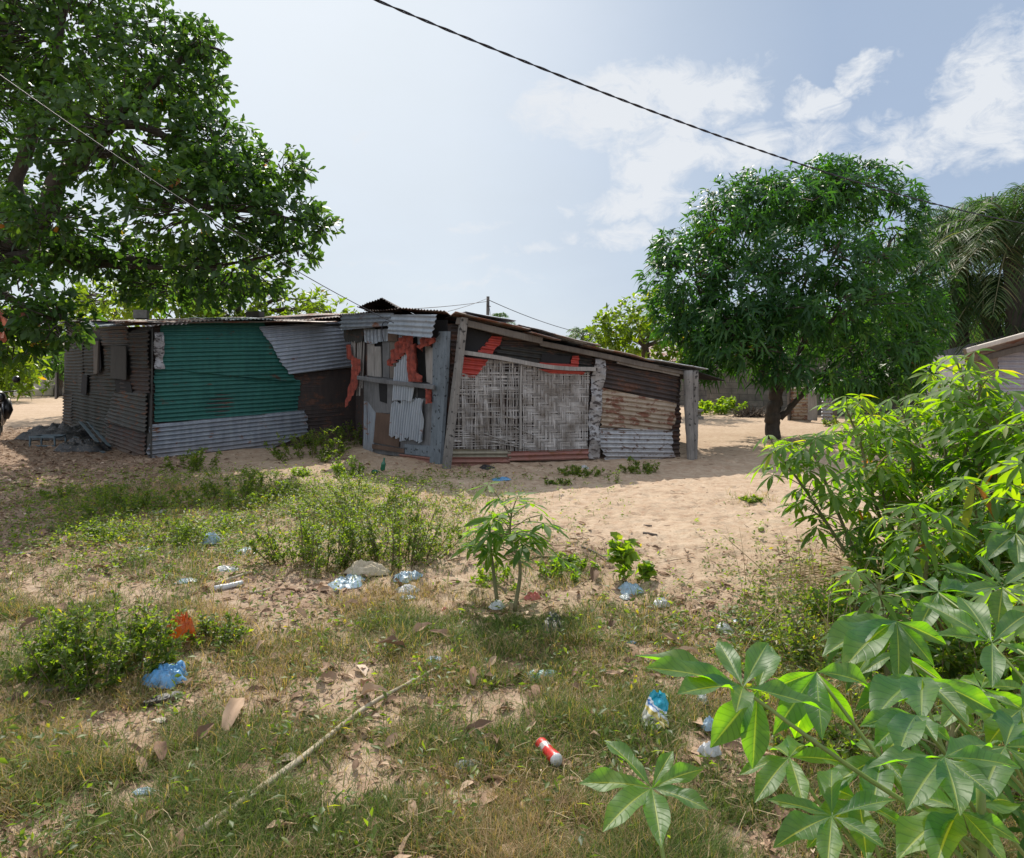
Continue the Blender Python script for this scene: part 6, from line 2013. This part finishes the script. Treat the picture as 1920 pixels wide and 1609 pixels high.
# ------------------------------------------------------------------ background walls and houses
M['blockwall'] = None
m, t = mat_new('grimy_block_wall')
ob = t.n('ShaderNodeTexCoord').outputs['Object']
br = t.n('ShaderNodeTexBrick', i_Scale=1.0)
t.set(br.inputs['Vector'], t.mapping(ob, scale=(1, 1, 1), rot=(R(90), 0, 0)))
br.inputs['Brick Width'].default_value = .42; br.inputs['Row Height'].default_value = .21
br.inputs['Mortar Size'].default_value = .012
br.inputs['Color1'].default_value = (.17, .155, .14, 1); br.inputs['Color2'].default_value = (.12, .11, .10, 1); br.inputs['Mortar'].default_value = (.08, .075, .07, 1)
nn_ = t.noise(ob, 2.5, 6, .65)
c = t.mix(t.ramp(nn_, [(.4, 0), (.7, .8)]), br.outputs[0], (.045, .045, .04))
pb = t.n('ShaderNodeBsdfPrincipled', i_Roughness=.95)
t.set(pb.inputs['Base Color'], c)
t.n('ShaderNodeOutputMaterial', i_Surface=pb.outputs[0])
M['blockwall'] = m


def wall_run(name, pts, h, th, mat, label, cat, parent=None, z0=-.1):
    mb = MB()
    pts = np.asarray(pts, float)
    for a, b in zip(pts[:-1], pts[1:]):
        ax = norm(b - a); n_ = np.array([ax[1], -ax[0]]) * th / 2
        q = [a + n_, b + n_, b - n_, a - n_]
        V = np.array([[*p, z0] for p in q] + [[*p, h] for p in q])
        mb.add(V, np.array([[0, 1, 5, 4], [1, 2, 6, 5], [2, 3, 7, 6], [3, 0, 4, 7], [4, 5, 6, 7]]))
    o = mb.build(name, mat, parent, smooth=False)
    if parent is None:
        rebase(o, [pts[0][0], pts[0][1], 0])
        tag(o, label, cat)
    return o


wall_run('block_wall', [(7.55, 27.3), (11.2, 23.0), (16.5, 20.6)], 2.05, .15, M['blockwall'], 'grimy grey block wall behind the mango tree', 'wall')
wall_run('block_wall', [(1.5, 31.), (8.5, 30.2)], 1.45, .15, M['blockwall'], 'far low block wall seen through the gap above the green weeds', 'wall')
M['white_tin'] = metal_mat('pale_tin', (.50, .51, .53), (.40, .41, .43), rustamt=.1, rough=.6, metallic=.1)
M['lilac_tin'] = metal_mat('lilac_grey_tin', (.40, .385, .42), (.33, .32, .36), rustamt=.08, rough=.6, metallic=.1)
fence = thing('scrap_fence', 'patched tin fence with a pale upright door leaf behind the mango trunk', 'fence', GP(1510, 792))
FWL = Wall(G(1478, 788), G(1575, 796))
sheet('fence_sheet', FWL, [(1480, 728), (1522, 724), (1522, 792), (1480, 788)], [(1480, 760), (1522, 760)], .0, M['tan_rust'], parent=fence, pitch=.1)
sheet('fence_sheet', FWL, [(1540, 722), (1566, 722), (1566, 792), (1540, 792)], [(1540, 760), (1566, 760)], .0, M['zinc_spot'], parent=fence, pitch=.1)
board('door_leaf', FWL, [(1520, 724), (1539, 726), (1536, 789), (1519, 787)], .08, .03, M['plank_pale'], 'pale grey door leaf', parent=fence)
board('panel', FWL, [(1542, 720), (1553, 720), (1553, 748), (1542, 748)], .06, .02, M['white_tin'], parent=fence)
beam('fence_post', FWL.at(FWL.uv(1540, 795), .1), FWL.at(FWL.uv(1540, 718), .1), .08, .08, M['post_dark'], parent=fence)
beam('fence_post', FWL.at(FWL.uv(1568, 796), .05), FWL.at(FWL.uv(1567, 722), .05), .09, .09, M['post_dark'], parent=fence)
beam('fence_post', FWL.at(FWL.uv(1482, 790), .05), FWL.at(FWL.uv(1481, 722), .05), .08, .08, M['post_dark'], parent=fence)
bp_ = GP(1398, 768)
mb = MB(); tube(mb, curve_pts(bp_, bp_ + [0.02, 0, 1.05], 6), .045, 7)
o = mb.build('fence_post', M['post']); rebase(o, bp_); tag(o, 'lone grey post before the block wall left of the mango', 'post')
far = thing('tin_house', 'pale tin house far behind the low roof end', 'house', np.array([8.2, 34., 0]))
mb = MB()
V = np.array([[6.6, 34, 0], [10.6, 33.6, 0], [10.8, 37, 0], [6.8, 37.4, 0]], float)
V = np.concatenate([V, V + [0, 0, 1.9]])
mb.add(V, np.array([[0, 1, 5, 4], [1, 2, 6, 5], [2, 3, 7, 6], [3, 0, 4, 7], [4, 5, 6, 7]]))
mb.build('wall', M['white_tin'], far, smooth=False)
mb = MB()
V = np.array([[6.3, 33.6, 1.92], [10.9, 33.2, 1.92], [11.1, 35.3, 2.7], [6.5, 35.7, 2.7], [11.2, 37.5, 1.9], [6.6, 37.8, 1.9]], float)
mb.add(V, np.array([[0, 1, 2, 3], [3, 2, 4, 5]]))
mb.build('roof', M['roof_rust'], far, smooth=False)

# concrete mortar-like block on the sand behind the end post
g = GP(1303, 786)
mb = MB()
tube(mb, g + np.array([[0, 0, z] for z in (0, .09, .11, .22, .25, .30, .31)]), [.27, .27, .19, .19, .27, .27, .24], 16)
o = mb.build('concrete_stool', M['concrete'], smooth=False)
rebase(o, g); tag(o, 'waisted grey concrete block on the sand behind the end post', 'concrete block')
# dry brush heap
g = GP(1408, 782)
mb = MB()
for i in range(160):
    a = rng.uniform(0, 6.28); q = rng.uniform(0, .55)
    p = g + [math.cos(a) * q * 1.2, math.sin(a) * q * .5, 0]
    l = rng.uniform(.2, .5); e = p + [rng.normal(0, .25), rng.normal(0, .2), l * (1 - q)]
    tube(mb, np.array([p, (p + e) / 2 + rng.normal(0, .03, 3), e]), [.012, .009, .005], 4, cap=False)
o = mb.build('brush_pile', M['stick_dark']); rebase(o, g); tag(o, 'dark pile of dry brushwood between the mango trunk and green weeds', 'brush pile')

# house at the right edge
hs = thing('tin_house', 'pale lilac tin house with a sloping board-edged roof at the right edge', 'house', np.array([10.9, 16.6, 0]))
HW = Wall(np.array([10.95, 16.0]), np.array([16.5, 15.2]))
top0 = HW.uv(1872, 668); top1 = HW.uv(2200, 560)
sheet('wall', HW, [(1872, 664), (2250, 560), (2250, 820), (1872, 822)], [(1872, 740), (2200, 742)], 0, M['lilac_tin'], parent=hs, pitch=.11, amp=.016)
SWL = Wall(np.array([10.95, 16.0]), np.array([11.6, 20.0]))
mb = MB()
V = np.array([[10.97, 16.03, 0], [11.6, 20., 0], [11.6, 20., 1.95], [10.97, 16.03, 1.9], [16.5, 15.25, 0], [16.5, 15.25, 3.3], [17, 20, 0], [17, 20, 3.3]])
mb.add(V, np.array([[0, 1, 2, 3], [4, 6, 7, 5], [1, 6, 7, 2]]))
mb.build('side_wall', M['lilac_tin'], hs, smooth=False)
M['barge'] = wood_mat('sun_pale_barge', (.50, .44, .38), (.62, .56, .50), (20, 20, 1.2))  # colour kept pale to stand in for sunlight on the roof edge
ra, rb = P(1808, 658, 15.4), P(2240, 540, 14.8)
mb = MB()
bk = np.array([3.4, 5.2, -.9])
V = np.array([ra, rb, rb + bk, ra + bk]); V = np.concatenate([V, V - [0, 0, .05]])
mb.add(V, np.array([[0, 1, 2, 3], [7, 6, 5, 4], [0, 4, 5, 1], [1, 5, 6, 2], [2, 6, 7, 3], [3, 7, 4, 0]]))
mb.build('roof', M['roof_rust'], hs, smooth=False)
beam('barge_board', ra + [-.02, -.05, .0], rb + [0, -.05, .0], .16, .10, M['barge'], parent=hs, n=8)
beam('rafter', P(1840, 672, 15.7), P(2240, 566, 15.1), .08, .14, M['post_dark'], parent=hs, n=6)
beam('rafter_end', P(1838, 672, 15.6), P(1858, 668, 15.9), .09, .07, M['plank_pale'], parent=hs, n=4)

# left background: house and heap beyond the clearing
lh = thing('tin_house', 'bluish small house half hidden beyond the left clearing', 'house', np.array([-41.0, 54, 0]))
mb = MB()
V = np.array([[-31, 36, 0], [-23.8, 36.5, 0], [-23.8, 41, 0], [-31, 41, 0]], float); V = V * [1.5, 1.5, 1]; V = np.concatenate([V, V + [0, 0, 2.9]])
mb.add(V, np.array([[0, 1, 5, 4], [1, 2, 6, 5], [2, 3, 7, 6], [3, 0, 4, 7], [4, 5, 6, 7]]))
mb.build('wall', M['zinc'], lh, smooth=False)
mb = MB()
V = np.array([[-31.5, 35.5, 2.5], [-23.3, 36, 2.5], [-23.3, 38.7, 3.5], [-31.5, 38.2, 3.5], [-23.3, 41.5, 2.5], [-31.5, 41.5, 2.5]], float) * [1.5, 1.5, 1.16]
mb.add(V, np.array([[0, 1, 2, 3], [3, 2, 4, 5]]))
mb.build('roof', M['roof_rust'], lh, smooth=False)
mb = MB()
V = np.array([[-25.6, 35.98, 0], [-24.7, 36.04, 0], [-24.7, 36.04, 1.9], [-25.6, 35.98, 1.9]]) - [0, .45, 0]
V = V * [1.5, 1.5, 1]
V = np.concatenate([V, V + [0, .5, 0]])
mb.add(V, np.array([[0, 1, 2, 3], [0, 4, 5, 1], [3, 2, 6, 7], [0, 3, 7, 4], [1, 5, 6, 2]]))
mb.build('door', M['dark'], lh, smooth=False)
for (cx, cy, d, rx, rz, lab, mt, sd_) in [(60, 640, 46, 3.4, 2.6, 'dark leafy tree far behind the bluish house', 'almond', 71), (-60, 650, 33, 3.0, 2.2, 'bushy tree at the left edge of the clearing', 'almond_far', 72),
                                          (108, 668, 40, 1.5, 1.2, 'low round tree behind the left corner of the shack', 'almond', 73), (1420, 655, 40, 4.5, 2.2, 'broad dark tree beyond the far block wall', 'almond', 74), (1640, 640, 34, 5.0, 2.3, 'dark tree mass beyond the grimy block wall', 'mango', 75), (1770, 640, 30, 3.4, 2.2, 'dark bush crowding the wall under the palms', 'mango', 76)]:
    c = P(cx, cy, d)
    b = np.array([c[0], c[1], 0])
    o = thing('tree', lab, 'tree', b, 'trees at the back')
    tips, dirs, cs = crown([(c, np.array([rx, rx * .8, rz])), (c + [rx * .5, 0, -.3 * rz], np.array([rx * .6, rx * .6, rz * .6])), (c - [rx * .5, 0, .2 * rz], np.array([rx * .6, rx * .6, rz * .7]))], 3.6 if d > 35 else 5.0, .5, sd_, .34)
    mb = MB()
    rosettes(mb, tips, dirs, 7, .38, .17, 'obov', .3, .85, .2, 2, .2, None, rc, .12)
    mb.build('crown', M[mt], o)
    mb = MB()
    limb(o, [b, b + [.1, 0, c[2] * .5], c], .22, .10, name='trunk')
    for k in range(4):
        limb(o, [c - [0, 0, .5], c + [rng.normal(0, rx * .3), 0, rz * .2], c + [rng.normal(0, rx * .5), rng.normal(0, rx * .3), rz * .5]], .09, .03, 6, 8)
# pale sand heap
g = G(110, 745)
o = crumple('sand_heap', 95, 742, 150, 46, plain_mat('pale_sand', (.46, .40, .34), .95, .2, 10), 'pale heap of sand beyond the left clearing', 'sand heap', 0, 81, .8, .2, .0, .5)


# ------------------------------------------------------------------ poles and cables
M['cable'] = plain_mat('black_cable', (.018, .018, .03), .6, .2, 20)
M['pole'] = wood_mat('pole_wood', (.07, .06, .055), (.12, .105, .095))
px_, pz_ = P(915, 556, 42), 0
o = thing('power_pole', 'distant dark power pole standing above the shack roof', 'pole', np.array([px_[0], 42, 0]))
mb = MB(); tube(mb, np.array([[px_[0] - .1, 42, -.2], [px_[0] - .03, 42, 3], [px_[0], 42, px_[2]]]), [.13, .11, .09], 8); mb.build('shaft', M['pole'], o)
beam('insulator_arm', [px_[0] - .05, 41.9, px_[2] - .5], [px_[0] + .16, 41.9, px_[2] - .62], .05, .05, M['pole'], parent=o, n=3)
qx = P(1932, 345, 13.0)
o = thing('power_pole', 'dark utility pole at the right edge carrying the thick cable among the palms', 'pole', np.array([qx[0], 13, 0]))
mb = MB(); tube(mb, np.array([[qx[0] - .02, 13, -.2], [qx[0], 13, 3], [qx[0], 13, qx[2]]]), [.08, .07, .055], 8); mb.build('shaft', M['pole'], o)


def wire(a, b, sag, r, label, twist=False, n=60, ext=0.0):
    t_ = np.linspace(-ext, 1, n)[:, None]
    a = np.asarray(a, float); b = np.asarray(b, float)
    p = a + (b - a) * t_ - np.array([0, 0, 1]) * sag * 4 * t_ * (1 - t_)
    mb = MB()
    if twist:
        L = np.linalg.norm(b - a)
        m_ = int(L * (1 + ext) / .045)
        t2 = np.linspace(-ext, 1, m_)[:, None]
        p = a + (b - a) * t2 - np.array([0, 0, 1]) * sag * 4 * t2 * (1 - t2)
        ax = norm(b - a); s = norm(np.cross(ax, [0, 0, 1])); u = np.cross(s, ax)
        for ph in (0, math.pi):
            an = t2 * L / .42 * 2 * math.pi + ph
            tube(mb, p + r * .62 * (np.cos(an) * s + np.sin(an) * u), r * .62, 5, cap=False)
    else:
        tube(mb, p, r, 5, cap=False)
    o = mb.build('cable', M['cable'])
    rebase(o, a)
    return tag(o, label, 'cable', 'overhead cables')


c0, c1 = P(560, -62, 5.6), P(1926, 420, 12.95)
wire(c0, c1, .26, .0105, 'thick twisted power cable crossing the whole sky down to the right', True, ext=.6)
wire(P(-80, 84, 6.2), P(752, 612, 12.2), .16, .0062, 'thin cable slanting down from the left tree to the shack eave', ext=.6)
wire(P(915, 562, 42), P(1130, 632, 55), .3, .022, 'thin wire from the distant pole down to the right')
wire(P(915, 565, 42), P(690, 582, 30), .1, .016, 'thin wire from the distant pole level to the left')
wire(P(915, 559, 42), P(840, 584, 32), .05, .014, 'thin wire from the distant pole steeply down to the left')
wire(P(916, 566, 42), P(922, 606, 40), .0, .014, 'stay wire hanging down beside the distant pole')
mb = MB()
tube(mb, smooth_path([P(752, 613, 12.3), P(748, 606, 12.2), P(756, 600, 12.2), P(766, 594, 12.2), P(768, 590, 12.2)], 14), [.03, .045, .04, .035, .03, .03, .025, .025, .03, .04, .04, .045, .04, .03], 7)
tube(mb, smooth_path([P(746, 610, 12.2), P(735, 604, 12.2), P(728, 602, 12.2), P(718, 606, 12.2), P(716, 622, 12.2), P(719, 640, 12.2)], 14), .008, 5)
o = mb.build('cable_bundle', M['cable'], shack)

# ------------------------------------------------------------------ motorbike at the left edge
mk = G(6, 820)
bk = thing('motorbike', 'dark motorbike facing the viewer, cut by the left frame edge', 'motorbike', np.array([mk[0] - .12, mk[1], 0]))
bx = mk[0] - .12; by = mk[1]
M['black_paint'] = plain_mat('black_paint', (.02, .02, .024), .35, .3, 6, spec=.6)
M['rubber'] = plain_mat('tyre_rubber', (.025, .025, .025), .85, .3, 12)
M['chrome'] = plain_mat('dull_chrome', (.45, .46, .48), .3, .2, 8, metallic=.9)


def torus(mb, c, Rr, rr, axis_x=True, nu=32, nv=10):
    a = np.linspace(0, 2 * math.pi, nu + 1)
    pts = np.stack([np.full(nu + 1, c[0]), c[1] + Rr * np.cos(a), c[2] + Rr * np.sin(a)], -1)
    tube(mb, pts, rr, nv, cap=False)


def bike_part(name, fn, mat, parent=bk):
    mb = MB(); fn(mb)
    return mb.build(name, mat, parent)


for yw in (by - .0, by + 1.28):
    wh = bike_part('wheel', lambda m_: torus(m_, (bx, yw, .31), .25, .055), M['rubber'])
    bike_part('rim', lambda m_: (torus(m_, (bx, yw, .31), .20, .018), [tube(m_, np.array([[bx, yw, .31], [bx, yw + .2 * math.cos(q), .31 + .2 * math.sin(q)]]), .006, 4) for q in np.linspace(0, 6.28, 10)[:-1]]), M['chrome'], wh)
bike_part('fork', lambda m_: [tube(m_, np.array([[bx + s * .09, by, .31], [bx + s * .09, by + .16, .80], [bx + s * .08, by + .22, 1.02]]), .022, 7) for s in (-1, 1)], M['chrome'])
bike_part('front_fender', lambda m_: tube(m_, np.array([[bx, by + .30 * math.cos(q), .31 + .335 * math.sin(q)] for q in np.linspace(.5, 3.0, 10)]), .075, 8), M['black_paint'])
bike_part('headlight_shroud', lambda m_: tube(m_, np.array([[bx, by + .02, .92], [bx, by + .10, .93], [bx, by + .24, .94]]), [.11, .15, .09], 12), M['black_paint'])
bike_part('headlight', lambda m_: tube(m_, np.array([[bx, by - .0, .92], [bx, by + .03, .92]]), [.085, .10], 14), M['chrome'])
bike_part('leg_shield', lambda m_: [tube(m_, np.array([[bx + s * .14, by + .18, .42], [bx + s * .19, by + .16, .62], [bx + s * .17, by + .20, .88]]), [.07, .10, .06], 9) for s in (-1, 1)], M['black_paint'])
bike_part('handlebar', lambda m_: tube(m_, smooth_path([[bx - .36, by + .38, 1.06], [bx - .12, by + .25, 1.03], [bx + .12, by + .25, 1.03], [bx + .36, by + .38, 1.06]], 12), .016, 7), M['black_paint'])
for s in (-1, 1):
    mi = bike_part('mirror', lambda m_: tube(m_, np.array([[bx + s * .34 - .0, by + .30, 1.33], [bx + s * .34, by + .33, 1.33], [bx + s * .34, by + .36, 1.33]]), [.05, .085, .06], 12), M['black_paint'])
    mi.data.transform(Matrix.Identity(4))
    bike_part('stalk', lambda m_: tube(m_, np.array([[bx + s * .22, by + .30, 1.05], [bx + s * .25, by + .32, 1.22], [bx + s * .33, by + .34, 1.32]]), .008, 6), M['black_paint'], mi)
bike_part('tank', lambda m_: tube(m_, np.array([[bx, by + .30, .86], [bx, by + .45, .90], [bx, by + .70, .84]]), [.10, .15, .09], 12), M['black_paint'])
bike_part('seat', lambda m_: tube(m_, np.array([[bx, by + .68, .80], [bx, by + .85, .82], [bx, by + 1.40, .84]]), [.08, .11, .09], 10), M['rubber'])
bike_part('engine', lambda m_: tube(m_, np.array([[bx, by + .45, .32], [bx, by + .60, .42], [bx, by + .80, .45]]), [.13, .17, .14], 10), M['chrome'])
bike_part('side_cover', lambda m_: tube(m_, np.array([[bx, by + .85, .60], [bx, by + 1.0, .62], [bx, by + 1.3, .66]]), [.13, .15, .08], 10), M['black_paint'])
bk.rotation_euler = (0, 0, R(34))
